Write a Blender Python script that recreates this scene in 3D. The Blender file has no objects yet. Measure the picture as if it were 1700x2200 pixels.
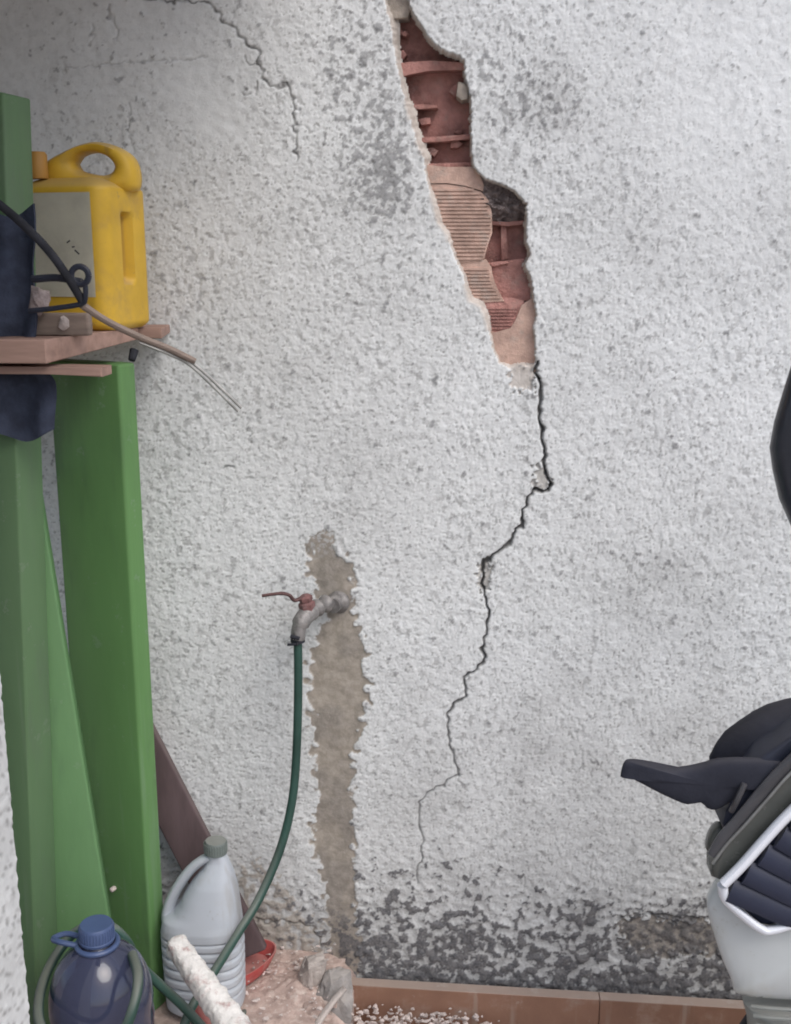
import bpy, bmesh, math, random
import numpy as np
from mathutils import Vector, Matrix, Euler, noise as mnoise

random.seed(7)
RNG = np.random.default_rng(11)
SC = bpy.context.scene
COL = SC.collection
rad = math.radians

# ------------------------------------------------------------------ camera
CAM_POS = Vector((0.0, -1.95, 1.50))
PITCH, YAW = 13.0, 4.0
VFOV = 50.0
F = 1100 / math.tan(rad(VFOV / 2))            # focal length in photograph pixels (1700 x 2200)
cam_data = bpy.data.cameras.new('camera')
cam_data.sensor_fit = 'VERTICAL'
cam_data.angle = rad(VFOV)
cam_data.clip_start = 0.05
cam_data.clip_end = 2000
cam = bpy.data.objects.new('camera', cam_data)
COL.objects.link(cam)
cam.location = CAM_POS
cam.rotation_euler = Euler((rad(90 - PITCH), 0, rad(YAW)), 'XYZ')
SC.camera = cam
RM = cam.rotation_euler.to_matrix()
RI = RM.transposed()

# ------------------------------------------------------------------ sky, sun, exposure
SUN_AZ, SUN_EL = 40.0, 52.0                   # soft sun behind the camera, to its right
world = bpy.data.worlds.new('World')
SC.world = world
world.use_nodes = True
wn = world.node_tree.nodes
wl = world.node_tree.links
bg = wn['Background']
sky = wn.new('ShaderNodeTexSky')
sky.sky_type = 'NISHITA'
sky.sun_disc = False
sky.sun_elevation = rad(SUN_EL)
sky.sun_rotation = rad(180 - SUN_AZ)
sky.air_density = 1.0
sky.dust_density = 3.0
sky.ozone_density = 1.0
hsv = wn.new('ShaderNodeHueSaturation')
hsv.inputs['Saturation'].default_value = 0.85
wl.new(sky.outputs[0], hsv.inputs['Color'])
wl.new(hsv.outputs[0], bg.inputs['Color'])
bg.inputs['Strength'].default_value = 0.13
sun_d = bpy.data.lights.new('sun', 'SUN')
sun_d.energy = 0.9
sun_d.angle = rad(35)
sun_d.color = (1.0, 0.99, 0.975)
sun = bpy.data.objects.new('sun', sun_d)
COL.objects.link(sun)
sd = Vector((math.sin(rad(SUN_AZ)) * math.cos(rad(SUN_EL)), -math.cos(rad(SUN_AZ)) * math.cos(rad(SUN_EL)), math.sin(rad(SUN_EL))))
sun.rotation_euler = sd.to_track_quat('Z', 'Y').to_euler()
sun.location = (2, -3, 4)
vs = SC.view_settings
SC.display_settings.display_device = 'sRGB'
vs.view_transform = 'Standard'
vs.look = 'None'
vs.gamma = 1
vs.exposure = 0.56
vs.use_curve_mapping = False
SC.cycles.max_bounces = 4
SC.cycles.caustics_reflective = False
SC.cycles.caustics_refractive = False
SC.cycles.use_denoising = True
SC.cycles.filter_width = 1.9
SC.cycles.use_adaptive_sampling = True
SC.cycles.adaptive_threshold = 0.02

# ------------------------------------------------------------------ photograph pixel -> point in the place
K = 1700 / 1688.0
def ray(px, py):
    return RM @ Vector(((px - 850) / F, -(py - 1100) / F, -1.0))
def at(px, py, Y=0.0):
    d = ray(px, py)
    return CAM_POS + d * ((Y - CAM_POS.y) / d.y)
def atz(px, py, Z):
    d = ray(px, py)
    return CAM_POS + d * ((Z - CAM_POS.z) / d.z)
def fk(pts):
    return [(x * K, y * K) for x, y in pts]
def mpp(p):
    """metres per photograph pixel at a point"""
    return -(RI @ (Vector(p) - CAM_POS)).z / F

# ------------------------------------------------------------------ materials
def new_mat(name):
    m = bpy.data.materials.new(name)
    m.use_nodes = True
    nt = m.node_tree
    return m, nt, nt.nodes, nt.links, nt.nodes['Principled BSDF']

def mix(nt, fac, a, b, mode='MIX'):
    n = nt.nodes.new('ShaderNodeMix')
    n.data_type = 'RGBA'
    n.blend_type = mode
    n.clamp_factor = True
    for sock, v in ((n.inputs[0], fac), (n.inputs[6], a), (n.inputs[7], b)):
        if hasattr(v, 'is_linked') or hasattr(v, 'links'):
            nt.links.new(v, sock)
        elif isinstance(v, (int, float)):
            sock.default_value = v
        else:
            sock.default_value = (*v[:3], 1)
    return n.outputs[2]

def noise_node(nt, scale, detail=4, rough=0.55, vec=None, dist=0.0):
    n = nt.nodes.new('ShaderNodeTexNoise')
    n.inputs['Scale'].default_value = scale
    n.inputs['Detail'].default_value = detail
    n.inputs['Roughness'].default_value = rough
    n.inputs['Distortion'].default_value = dist
    if vec is not None:
        nt.links.new(vec, n.inputs['Vector'])
    return n.outputs['Fac']

def ramp(nt, fac, a, b):
    n = nt.nodes.new('ShaderNodeMapRange')
    n.interpolation_type = 'SMOOTHSTEP'
    nt.links.new(fac, n.inputs['Value'])
    n.inputs['From Min'].default_value = a
    n.inputs['From Max'].default_value = b
    return n.outputs['Result']

def coords(nt, scale=(1, 1, 1), rot=(0, 0, 0)):
    tc = nt.nodes.new('ShaderNodeTexCoord')
    mp = nt.nodes.new('ShaderNodeMapping')
    mp.inputs['Scale'].default_value = scale
    mp.inputs['Rotation'].default_value = rot
    nt.links.new(tc.outputs['Object'], mp.inputs['Vector'])
    return mp.outputs['Vector']

def mat(name, base, rough=0.6, var=0.18, scale=9, bump=0.15, bscale=90, metal=0.0, spec=0.4,
        dirt=None, dirt_amt=0.35, dirt_scale=14, stretch=(1, 1, 1), dist=0.0, trans=0.0, ior=1.45, dust=0.0, coat=0.0, chips=None, rvar=0.12):
    m, nt, N, L, P = new_mat(name)
    v = coords(nt, stretch)
    lo = tuple(max(0, c * (1 - var)) for c in base)
    hi = tuple(min(1, c * (1 + var)) for c in base)
    c = mix(nt, ramp(nt, noise_node(nt, scale, 5, 0.6, v), 0.3, 0.7), lo, hi)
    if dirt is not None:
        f = ramp(nt, noise_node(nt, dirt_scale, 6, 0.65, v, dist), 0.5, 0.72)
        mm = N.new('ShaderNodeMath'); mm.operation = 'MULTIPLY'
        L.new(f, mm.inputs[0]); mm.inputs[1].default_value = dirt_amt
        c = mix(nt, mm.outputs[0], c, dirt)
    if chips is not None:      # knocks and scuffs: small sharp flecks and long thin scratches
        col, amt, csc = chips
        tcn = coords(nt)
        f1 = ramp(nt, noise_node(nt, csc, 6, 0.75, tcn), 0.615, 0.66)
        f2 = ramp(nt, noise_node(nt, csc * 0.9, 3, 0.6, coords(nt, (1, 1, 0.06), (0.04, 0.05, 0))), 0.62, 0.72)
        ad = N.new('ShaderNodeMath'); ad.operation = 'MAXIMUM'
        L.new(f1, ad.inputs[0]); L.new(f2, ad.inputs[1])
        mm = N.new('ShaderNodeMath'); mm.operation = 'MULTIPLY'
        L.new(ad.outputs[0], mm.inputs[0]); mm.inputs[1].default_value = amt
        c = mix(nt, mm.outputs[0], c, col)
    if dust > 0:      # dust that has settled on faces that look up
        g = N.new('ShaderNodeNewGeometry')
        sx = N.new('ShaderNodeSeparateXYZ'); L.new(g.outputs['Normal'], sx.inputs[0])
        up = ramp(nt, sx.outputs['Z'], 0.25, 0.95)
        mm = N.new('ShaderNodeMath'); mm.operation = 'MULTIPLY'
        L.new(up, mm.inputs[0]); mm.inputs[1].default_value = dust
        c = mix(nt, mm.outputs[0], c, (0.42, 0.38, 0.34))
    L.new(c, P.inputs['Base Color'])
    rr = N.new('ShaderNodeMapRange')
    L.new(noise_node(nt, scale * 3, 4, 0.6, v), rr.inputs['Value'])
    rr.inputs['To Min'].default_value = max(0.02, rough - rvar)
    rr.inputs['To Max'].default_value = min(1, rough + rvar)
    L.new(rr.outputs[0], P.inputs['Roughness'])
    P.inputs['Metallic'].default_value = metal
    P.inputs['Specular IOR Level'].default_value = spec
    P.inputs['Transmission Weight'].default_value = trans
    P.inputs['IOR'].default_value = ior
    P.inputs['Coat Weight'].default_value = coat
    if bump > 0:
        b = N.new('ShaderNodeBump')
        b.inputs['Strength'].default_value = bump
        b.inputs['Distance'].default_value = 0.004
        L.new(noise_node(nt, bscale, 5, 0.6, v), b.inputs['Height'])
        L.new(b.outputs[0], P.inputs['Normal'])
    return m

def wall_material():
    m, nt, N, L, P = new_mat('stucco_wall')
    v = coords(nt)
    def attr(n):
        a = N.new('ShaderNodeAttribute'); a.attribute_name = n
        return a.outputs['Fac']
    nf = noise_node(nt, 60, 3, 0.65, v)
    na = ramp(nt, nf, 0.3, 0.7)
    paint = mix(nt, na, (0.68, 0.70, 0.705), (0.75, 0.77, 0.775))
    c = mix(nt, attr('soil'), paint, (0.30, 0.30, 0.295))
    c = mix(nt, attr('dirt'), c, (0.20, 0.197, 0.195))  # pit dirt, plus painted flake edge shading on the house wall
    c = mix(nt, attr('cement'), c, mix(nt, na, (0.285, 0.255, 0.215), (0.385, 0.345, 0.30)))
    c = mix(nt, attr('rim'), c, mix(nt, na, (0.44, 0.395, 0.355), (0.56, 0.515, 0.475)))
    c = mix(nt, attr('mould'), c, mix(nt, na, (0.075, 0.075, 0.084), (0.15, 0.146, 0.148)))
    c = mix(nt, attr('crack'), c, (0.10, 0.095, 0.09))
    L.new(c, P.inputs['Base Color'])
    P.inputs['Roughness'].default_value = 0.92
    P.inputs['Specular IOR Level'].default_value = 0.15
    b = N.new('ShaderNodeBump')
    b.inputs['Strength'].default_value = 0.22
    b.inputs['Distance'].default_value = 0.003
    L.new(noise_node(nt, 210, 2, 0.7, v), b.inputs['Height'])
    L.new(b.outputs[0], P.inputs['Normal'])
    return m

M = {}
M['wall'] = wall_material()
M['brick'] = mat('brick_clay', (0.38, 0.20, 0.175), 0.9, 0.3, 28, 1.0, 130, spec=0.1, dirt=(0.34, 0.25, 0.22), dirt_amt=0.6, dirt_scale=35)
M['brick_pale'] = mat('dusty_brick_clay', (0.50, 0.35, 0.29), 0.9, 0.22, 30, 0.5, 220, spec=0.1, dirt=(0.42, 0.36, 0.32), dirt_amt=0.6, dirt_scale=40)
M['mortar'] = mat('mortar', (0.42, 0.37, 0.32), 0.95, 0.25, 45, 0.8, 160, spec=0.1, dirt=(0.22, 0.2, 0.19), dirt_amt=0.5, dirt_scale=60)
M['mortar_dark'] = mat('grey_mortar', (0.36, 0.30, 0.29), 0.95, 0.35, 60, 1.0, 140, spec=0.1, dirt=(0.20, 0.17, 0.17), dirt_amt=0.6, dirt_scale=80)
M['green'] = mat('green_paint', (0.115, 0.240, 0.085), 0.5, 0.12, 5, 0.12, 60, spec=0.35, dirt=(0.075, 0.13, 0.07), dirt_amt=0.7, dirt_scale=9, stretch=(1, 1, 0.22), chips=((0.17, 0.27, 0.16), 0.55, 22))
M['green_pale'] = mat('faded_green_paint', (0.135, 0.262, 0.118), 0.55, 0.12, 5, 0.12, 60, spec=0.35, dirt=(0.085, 0.145, 0.085), dirt_amt=0.65, dirt_scale=9, stretch=(1, 1, 0.22), chips=((0.20, 0.29, 0.19), 0.5, 20))
M['green_grey'] = mat('greyed_green_paint', (0.118, 0.205, 0.102), 0.55, 0.12, 5, 0.12, 60, spec=0.35, dirt=(0.125, 0.155, 0.12), dirt_amt=0.6, dirt_scale=8, stretch=(1, 1, 0.22), chips=((0.20, 0.26, 0.19), 0.5, 20))
M['wood'] = mat('pine_plank', (0.34, 0.225, 0.185), 0.75, 0.22, 30, 0.3, 60, spec=0.2, dirt=(0.30, 0.19, 0.15), dirt_amt=0.5, dirt_scale=40, stretch=(0.12, 1, 1.2))
M['wood_grey'] = mat('grey_timber', (0.25, 0.20, 0.17), 0.8, 0.25, 30, 0.35, 60, spec=0.2, dirt=(0.13, 0.1, 0.09), dirt_amt=0.5, dirt_scale=40, stretch=(0.2, 0.2, 1.2))
M['brown_plank'] = mat('brown_plank', (0.105, 0.075, 0.078), 0.7, 0.2, 20, 0.2, 70, spec=0.25, stretch=(1, 1, 0.2), dust=0.3)
M['yellow'] = mat('yellow_plastic', (0.60, 0.375, 0.04), 0.45, 0.12, 8, 0.08, 40, spec=0.35, dirt=(0.40, 0.26, 0.08), dirt_amt=0.6, dirt_scale=13, chips=((0.30, 0.20, 0.09), 0.45, 30), dust=0.25)
M['yellow_cap'] = mat('orange_cap', (0.46, 0.24, 0.06), 0.5, 0.1, 10, 0.05, 60)
M['navy'] = mat('shade_sheet', (0.050, 0.060, 0.092), 0.85, 0.3, 20, 0.35, 240, spec=0.15)  # dark colour for the sheet that stands in for shade by the shelf
M['black'] = mat('black_plastic', (0.024, 0.028, 0.044), 0.45, 0.2, 10, 0.06, 180, spec=0.35, dust=0.04)
M['black_cloth'] = mat('black_cloth', (0.027, 0.029, 0.040), 0.85, 0.25, 9, 0.9, 16, spec=0.15, dust=0.05)
M['black_gloss'] = mat('glossy_black', (0.026, 0.029, 0.040), 0.22, 0.2, 8, 0.0, 100, spec=0.5, dust=0.10)
M['rubber'] = mat('rubber', (0.030, 0.031, 0.038), 0.8, 0.3, 30, 0.3, 120, spec=0.2)
M['steel'] = mat('dull_steel', (0.26, 0.26, 0.25), 0.45, 0.25, 30, 0.1, 100, metal=0.7)
M['tap'] = mat('limed_tap_metal', (0.22, 0.21, 0.205), 0.55, 0.3, 60, 0.4, 140, metal=0.35, dirt=(0.36, 0.345, 0.33), dirt_amt=0.6, dirt_scale=70)
M['tap_red'] = mat('worn_red_paint', (0.19, 0.095, 0.092), 0.6, 0.3, 60, 0.3, 140, dirt=(0.26, 0.20, 0.19), dirt_amt=0.6, dirt_scale=90)
M['tap_lever'] = mat('rusty_lever', (0.115, 0.062, 0.060), 0.65, 0.3, 60, 0.3, 140)
M['hose'] = mat('hose_rubber', (0.028, 0.068, 0.055), 0.45, 0.2, 12, 0.1, 150, spec=0.4, dust=0.28)
M['white_plastic'] = mat('white_plastic', (0.50, 0.54, 0.59), 0.42, 0.06, 6, 0.06, 50, spec=0.35, dirt=(0.36, 0.35, 0.33), dirt_amt=0.45, dirt_scale=12, chips=((0.33, 0.32, 0.30), 0.4, 26), trans=0.12)
M['cap_green'] = mat('grey_green_cap', (0.145, 0.172, 0.162), 0.5, 0.15, 20, 0.1, 90, dust=0.25)
M['blue_plastic'] = mat('blue_bottle_plastic', (0.12, 0.145, 0.27), 0.08, 0.1, 5, 0.0, 30, spec=0.6, rvar=0.01, trans=0.75, ior=1.25, coat=0.7)
M['blue_cap'] = mat('blue_cap', (0.060, 0.090, 0.185), 0.4, 0.1, 10, 0.05, 60)
M['red_plastic'] = mat('red_plastic', (0.42, 0.075, 0.07), 0.5, 0.15, 12, 0.1, 80, dust=0.35, dirt=(0.40, 0.27, 0.24), dirt_amt=0.5, dirt_scale=20)
M['dust'] = mat('pink_dust', (0.44, 0.34, 0.30), 0.97, 0.2, 30, 0.8, 150, spec=0.05, dirt=(0.58, 0.52, 0.47), dirt_amt=0.7, dirt_scale=60)
M['rag'] = mat('grey_rag', (0.46, 0.415, 0.385), 0.95, 0.25, 25, 0.6, 260, spec=0.05, dirt=(0.28, 0.25, 0.24), dirt_amt=0.6, dirt_scale=25)
M['mortar_grey'] = mat('pale_grey_mortar', (0.30, 0.285, 0.275), 0.95, 0.25, 30, 0.7, 150, spec=0.08, dirt=(0.42, 0.37, 0.33), dirt_amt=0.6, dirt_scale=22, dust=0.35)
M['whitewash'] = mat('whitewashed_wood', (0.66, 0.645, 0.62), 0.85, 0.12, 40, 0.8, 120, spec=0.1, dirt=(0.32, 0.17, 0.16), dirt_amt=0.75, dirt_scale=55)
M['terracotta'] = mat('terracotta_tile', (0.26, 0.145, 0.10), 0.6, 0.14, 7, 0.12, 110, spec=0.3, dirt=(0.36, 0.27, 0.22), dirt_amt=0.7, dirt_scale=14, dust=0.55, chips=((0.40, 0.33, 0.28), 0.5, 24))
M['grout'] = mat('grout', (0.28, 0.25, 0.23), 0.95, 0.2, 40, 0.5, 120, spec=0.1)
M['concrete'] = mat('concrete', (0.36, 0.31, 0.28), 0.92, 0.2, 12, 0.5, 110, spec=0.15, dirt=(0.24, 0.2, 0.18), dirt_amt=0.6, dirt_scale=9)
M['gravel'] = mat('white_gravel', (0.56, 0.49, 0.46), 0.85, 0.25, 60, 0.4, 120, spec=0.2)
M['scooter_white'] = mat('white_scooter_paint', (0.50, 0.535, 0.545), 0.3, 0.05, 4, 0.02, 40, spec=0.45, dirt=(0.42, 0.43, 0.38), dirt_amt=0.5, dirt_scale=9, coat=0.25, chips=((0.34, 0.35, 0.33), 0.35, 18))
M['scooter_white_trim'] = mat('bright_white_trim', (0.74, 0.77, 0.83), 0.3, 0.04, 6, 0.02, 40, spec=0.45)
M['smoke'] = mat('smoke_grey_plastic', (0.060, 0.060, 0.066), 0.35, 0.2, 12, 0.05, 70, spec=0.4)
M['olive'] = mat('olive_lens', (0.072, 0.076, 0.070), 0.25, 0.15, 14, 0.04, 60, spec=0.5)
M['fender'] = mat('grey_fender', (0.20, 0.215, 0.205), 0.4, 0.12, 10, 0.05, 60, dust=0.2)
M['louvre'] = mat('louvre_plastic', (0.024, 0.028, 0.048), 0.45, 0.2, 9, 0.05, 120, spec=0.3, dust=0.04)
M['label'] = mat('paper_label', (0.82, 0.80, 0.70), 0.7, 0.08, 12, 0.05, 80, dirt=(0.62, 0.60, 0.52), dirt_amt=0.5, dirt_scale=16)
M['ink'] = mat('dark_ink', (0.06, 0.06, 0.06), 0.7, 0.1, 20, 0, 80)
M['roof'] = mat('shade_roof_sheet', (0.20, 0.195, 0.19), 0.7, 0.2, 10, 0.1, 60)  # for the unseen roof added to shade the left corner

# ------------------------------------------------------------------ mesh helpers
def thing(name, label, cat, loc=(0, 0, 0), group=None):
    o = bpy.data.objects.new(name, None)
    o.empty_display_size = 0.05
    COL.objects.link(o)
    o.location = loc
    o['label'] = label
    o['category'] = cat
    if group:
        o['group'] = group
    return o

def tag(o, label, cat, group=None):
    o['label'] = label
    o['category'] = cat
    if group:
        o['group'] = group
    return o

def wloc(o):
    v = Vector((0, 0, 0))
    while o is not None:
        v += Vector(o.location)
        o = o.parent
    return v

def link(name, bm, material, parent=None, smooth=True, origin=None, sharp=None):
    """bm in world coordinates -> one object (origin at the parent's)"""
    base = wloc(parent) if parent is not None else Vector(origin or (0, 0, 0))
    bmesh.ops.translate(bm, vec=-base, verts=bm.verts)
    bmesh.ops.recalc_face_normals(bm, faces=bm.faces)
    me = bpy.data.meshes.new(name)
    if smooth:
        lim = rad(sharp or 40)
        for f in bm.faces:
            f.smooth = True
        for e in bm.edges:
            if len(e.link_faces) == 2 and e.calc_face_angle(0) > lim:
                e.smooth = False
    bm.to_mesh(me)
    bm.free()
    me.materials.append(material)
    o = bpy.data.objects.new(name, me)
    COL.objects.link(o)
    if parent is not None:
        o.parent = parent
    else:
        o.location = base
    return o

def add_tube(bm, pts, radii, n=12, cap=True, flat=None):
    """sweep circles along pts; flat=(a,b) scales the two axes"""
    pts = [Vector(p) for p in pts]
    if isinstance(radii, (int, float)):
        radii = [radii] * len(pts)
    rings = []
    up = Vector((0.3, 0.2, 0.93)).normalized()
    u = None
    for i, p in enumerate(pts):
        t = (pts[min(i + 1, len(pts) - 1)] - pts[max(i - 1, 0)]).normalized()
        if u is None:
            u = up.cross(t)
            if u.length < 0.1:
                u = Vector((1, 0, 0)).cross(t)
        u = (u - t * u.dot(t)).normalized()
        w = t.cross(u)
        a, b = flat or (1, 1)
        rings.append([bm.verts.new(p + (u * math.cos(2 * math.pi * k / n) * a + w * math.sin(2 * math.pi * k / n) * b) * radii[i]) for k in range(n)])
    for r0, r1 in zip(rings, rings[1:]):
        for k in range(n):
            bm.faces.new((r0[k], r0[(k + 1) % n], r1[(k + 1) % n], r1[k]))
    if cap:
        bm.faces.new(rings[0][::-1])
        bm.faces.new(rings[-1])
    return rings

def spline(pts, per=8):
    pts = [Vector(p) for p in pts]
    out = []
    P = [pts[0] * 2 - pts[1]] + pts + [pts[-1] * 2 - pts[-2]]
    for i in range(1, len(P) - 2):
        for k in range(per):
            t = k / per
            a, b, c, d = P[i - 1], P[i], P[i + 1], P[i + 2]
            out.append(0.5 * ((2 * b) + (c - a) * t + (2 * a - 5 * b + 4 * c - d) * t * t + (3 * b - a - 3 * c + d) * t ** 3))
    out.append(pts[-1])
    return out

def add_lathe(bm, prof, centre, axis=(0, 0, 1), n=40):
    """prof: (radius, height) along axis from centre"""
    q = Vector(axis).to_track_quat('Z', 'Y').to_matrix()
    c = Vector(centre)
    rings = []
    for r, h in prof:
        rings.append([bm.verts.new(c + q @ Vector((r * math.cos(2 * math.pi * k / n), r * math.sin(2 * math.pi * k / n), h))) for k in range(n)])
    for r0, r1 in zip(rings, rings[1:]):
        for k in range(n):
            bm.faces.new((r0[k], r0[(k + 1) % n], r1[(k + 1) % n], r1[k]))
    bm.faces.new(rings[0][::-1])
    bm.faces.new(rings[-1])
    return rings

def add_rings(bm, rings_pts, cap=True):
    rings = [[bm.verts.new(p) for p in r] for r in rings_pts]
    n = len(rings[0])
    for r0, r1 in zip(rings, rings[1:]):
        for k in range(n):
            bm.faces.new((r0[k], r0[(k + 1) % n], r1[(k + 1) % n], r1[k]))
    if cap:
        bm.faces.new(rings[0][::-1])
        bm.faces.new(rings[-1])
    return rings

def add_box(bm, lo, hi, mtx=None, bevel=0.0, seg=2):
    ret = bmesh.ops.create_cube(bm, size=1)
    vsx = ret['verts']
    c = [(a + b) / 2 for a, b in zip(lo, hi)]
    s = [b - a for a, b in zip(lo, hi)]
    for v in vsx:
        v.co = Vector((v.co.x * s[0] + c[0], v.co.y * s[1] + c[1], v.co.z * s[2] + c[2]))
    es = set()
    for v in vsx:
        es.update(v.link_edges)
    geo = vsx
    if bevel > 0:
        r = bmesh.ops.bevel(bm, geom=list(es), offset=bevel, segments=seg, profile=0.5, affect='EDGES')
        geo = set(r['verts'])
        for v in vsx:
            if v.is_valid:
                geo.add(v)
    if mtx is not None:
        for v in geo:
            v.co = mtx @ v.co
    return geo

def add_prism(bm, outline, Y0, Y1, bevel=0.0, seg=2, taper=None):
    """outline in photograph pixels, front face on the plane Y=Y0, going back to Y1 at the same world x,z"""
    f = [at(x, y, Y0) for x, y in outline]
    fr = [bm.verts.new(p) for p in f]
    bk = [bm.verts.new((p.x, Y1, p.z)) for p in f]
    n = len(f)
    faces = [bm.faces.new(fr), bm.faces.new(bk[::-1])]
    for k in range(n):
        faces.append(bm.faces.new((fr[k], bk[k], bk[(k + 1) % n], fr[(k + 1) % n])))
    if bevel > 0:
        es = list(faces[0].edges)
        bmesh.ops.bevel(bm, geom=es, offset=bevel, segments=seg, profile=0.5, affect='EDGES', clamp_overlap=True)
    return faces

def add_puff(bm, outline, Y, bulge, thick, n=7, per=4, centre=None, pw=0.5):
    """a rounded solid whose silhouette is the smoothed outline: domed toward the camera, flatter behind"""
    P = [Vector((x, y, 0)) for x, y in outline]
    P = spline(P + [P[0]], per)[:-1] if per > 1 else P
    f = [at(p.x, p.y, Y) for p in P]
    c = sum(f, Vector()) / len(f) if centre is None else at(*centre, Y)
    rings = []
    for k in range(n + 1):
        s = math.sin(math.pi / 2 * (k / n)) if k else 0.0
        s = max(s, 0.04)
        rings.append([c + (p - c) * s + Vector((0, -bulge * (max(0, 1 - s * s)) ** pw, 0)) for p in f])
    for k in range(n - 1, -1, -1):
        s = max(math.sin(math.pi / 2 * (k / n)), 0.04)
        rings.append([c + (p - c) * s + Vector((0, thick * (max(0, 1 - s * s)) ** 0.5, 0)) for p in f])
    add_rings(bm, rings)

def obox(c, ax, ay, az):
    m = Matrix((ax, ay, az)).transposed().to_4x4()
    m.translation = Vector(c)
    return m

# ------------------------------------------------------------------ the stucco wall, as real relief
def bandnoise(h, w, step, wavelength, spread=0.45, ax=1.0, az=1.0):
    """gaussian noise with a characteristic wavelength (metres) on a grid with the given step"""
    n = RNG.standard_normal((h, w))
    fz = np.fft.fftfreq(h, step)[:, None] * az
    fx = np.fft.rfftfreq(w, step)[None, :] * ax
    k = np.sqrt(fx * fx + fz * fz) * wavelength
    filt = np.exp(-((k - 1.0) / spread) ** 2 / 2)
    out = np.fft.irfft2(np.fft.rfft2(n) * filt, s=(h, w))
    return out / out.std()

def lownoise(h, w, step, wavelength):
    n = RNG.standard_normal((h, w))
    fz = np.fft.fftfreq(h, step)[:, None]
    fx = np.fft.rfftfreq(w, step)[None, :]
    k = np.sqrt(fx * fx + fz * fz) * wavelength
    filt = 1.0 / (1.0 + k ** 3.2)
    out = np.fft.irfft2(np.fft.rfft2(n) * filt, s=(h, w))
    return out / out.std()

def sstep(x, a, b):
    t = np.clip((x - a) / (b - a), 0, 1)
    return t * t * (3 - 2 * t)

def seg_dist(px, py, pts, closed=False, widths=None, reach=60):
    """distance (in px) to a polyline; with widths, distance minus the local half width"""
    D = np.full(px.shape, 1e3, np.float32)
    n = len(pts)
    for i in range(n if closed else n - 1):
        x0, y0 = pts[i]
        x1, y1 = pts[(i + 1) % n]
        sel = (px > min(x0, x1) - reach) & (px < max(x0, x1) + reach) & (py > min(y0, y1) - reach) & (py < max(y0, y1) + reach)
        if not sel.any():
            continue
        X = px[sel]; Y = py[sel]
        dx, dy = x1 - x0, y1 - y0
        t = np.clip(((X - x0) * dx + (Y - y0) * dy) / (dx * dx + dy * dy + 1e-9), 0, 1)
        d = np.hypot(X - x0 - t * dx, Y - y0 - t * dy)
        if widths is not None:
            d = d - (widths[i] + (widths[(i + 1) % n] - widths[i]) * t)
        D[sel] = np.minimum(D[sel], d)
    return D

def inside(px, py, poly):
    r = np.zeros(px.shape, bool)
    n = len(poly)
    j = n - 1
    for i in range(n):
        xi, yi = poly[i]; xj, yj = poly[j]
        if yi != yj:
            r ^= ((yi > py) != (yj > py)) & (px < (xj - xi) * (py - yi) / (yj - yi) + xi)
        j = i
    return r

# outline of the fallen plaster (photograph pixels): right side going down, then left side going up
HOLE_R = [(876, -40), (878, 0), (885, 25), (905, 52), (917, 75), (935, 95), (960, 111), (985, 118), (998, 128), (1000, 165), (1006, 190), (1012, 215),
          (1012, 250), (1013, 300), (1015, 352), (1026, 368), (1045, 384), (1066, 392), (1094, 402), (1111, 417), (1131, 437), (1132, 473), (1131, 521),
          (1141, 545), (1128, 571), (1143, 602), (1147, 638), (1154, 678), (1146, 702), (1150, 733), (1151, 780)]
HOLE_L = [(1142, 790), (1120, 786), (1098, 790), (1072, 782), (1058, 745), (1050, 711), (1041, 678), (1031, 657), (1008, 645), (1001, 621), (996, 592), (982, 566), (968, 530),
          (962, 507), (942, 480), (936, 459), (926, 419), (914, 376), (910, 340), (896, 306), (880, 251), (863, 189), (849, 119), (840, 50), (834, 30), (826, 0), (820, -40)]
HOLE = HOLE_R + HOLE_L
CRACK = fk([(1143, 772), (1142, 795), (1153, 815), (1154, 850), (1150, 886), (1158, 920), (1156, 935), (1166, 960), (1162, 985), (1160, 1000), (1166, 1012), (1177, 1030), (1172, 1046),
            (1138, 1048), (1128, 1062), (1124, 1078), (1115, 1090), (1113, 1108), (1116, 1122), (1100, 1130), (1086, 1162), (1062, 1175), (1046, 1190), (1031, 1202), (1030, 1225), (1028, 1248), (1038, 1285),
            (1043, 1310), (1036, 1355), (1028, 1385), (1036, 1405), (1018, 1427), (990, 1446), (993, 1465), (993, 1486), (968, 1503), (956, 1524), (955, 1560), (962, 1592), (971, 1625), (978, 1655),
            (955, 1664), (944, 1677), (926, 1682), (908, 1694), (895, 1712), (893, 1738), (895, 1770), (903, 1796), (899, 1835), (889, 1858), (888, 1885)])
CRACK_W = [0.56 * q for q in [7, 6, 6.5, 7, 6, 5.5, 6, 6, 6.5, 4.5, 4, 5, 5.5, 4.5, 5.5, 5, 4.5, 5, 5.5, 5, 4.5, 4.5, 5.5, 7, 6.5, 4.5, 4, 4, 4.2, 4, 4.5, 5, 4, 4, 4, 3.8, 3.8, 3.5, 3.3, 3.5, 4.2,
           2.6, 3, 2.6, 2.8, 2.8, 3, 2.6, 3.2, 2.8, 2.6, 1.8]]
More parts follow.
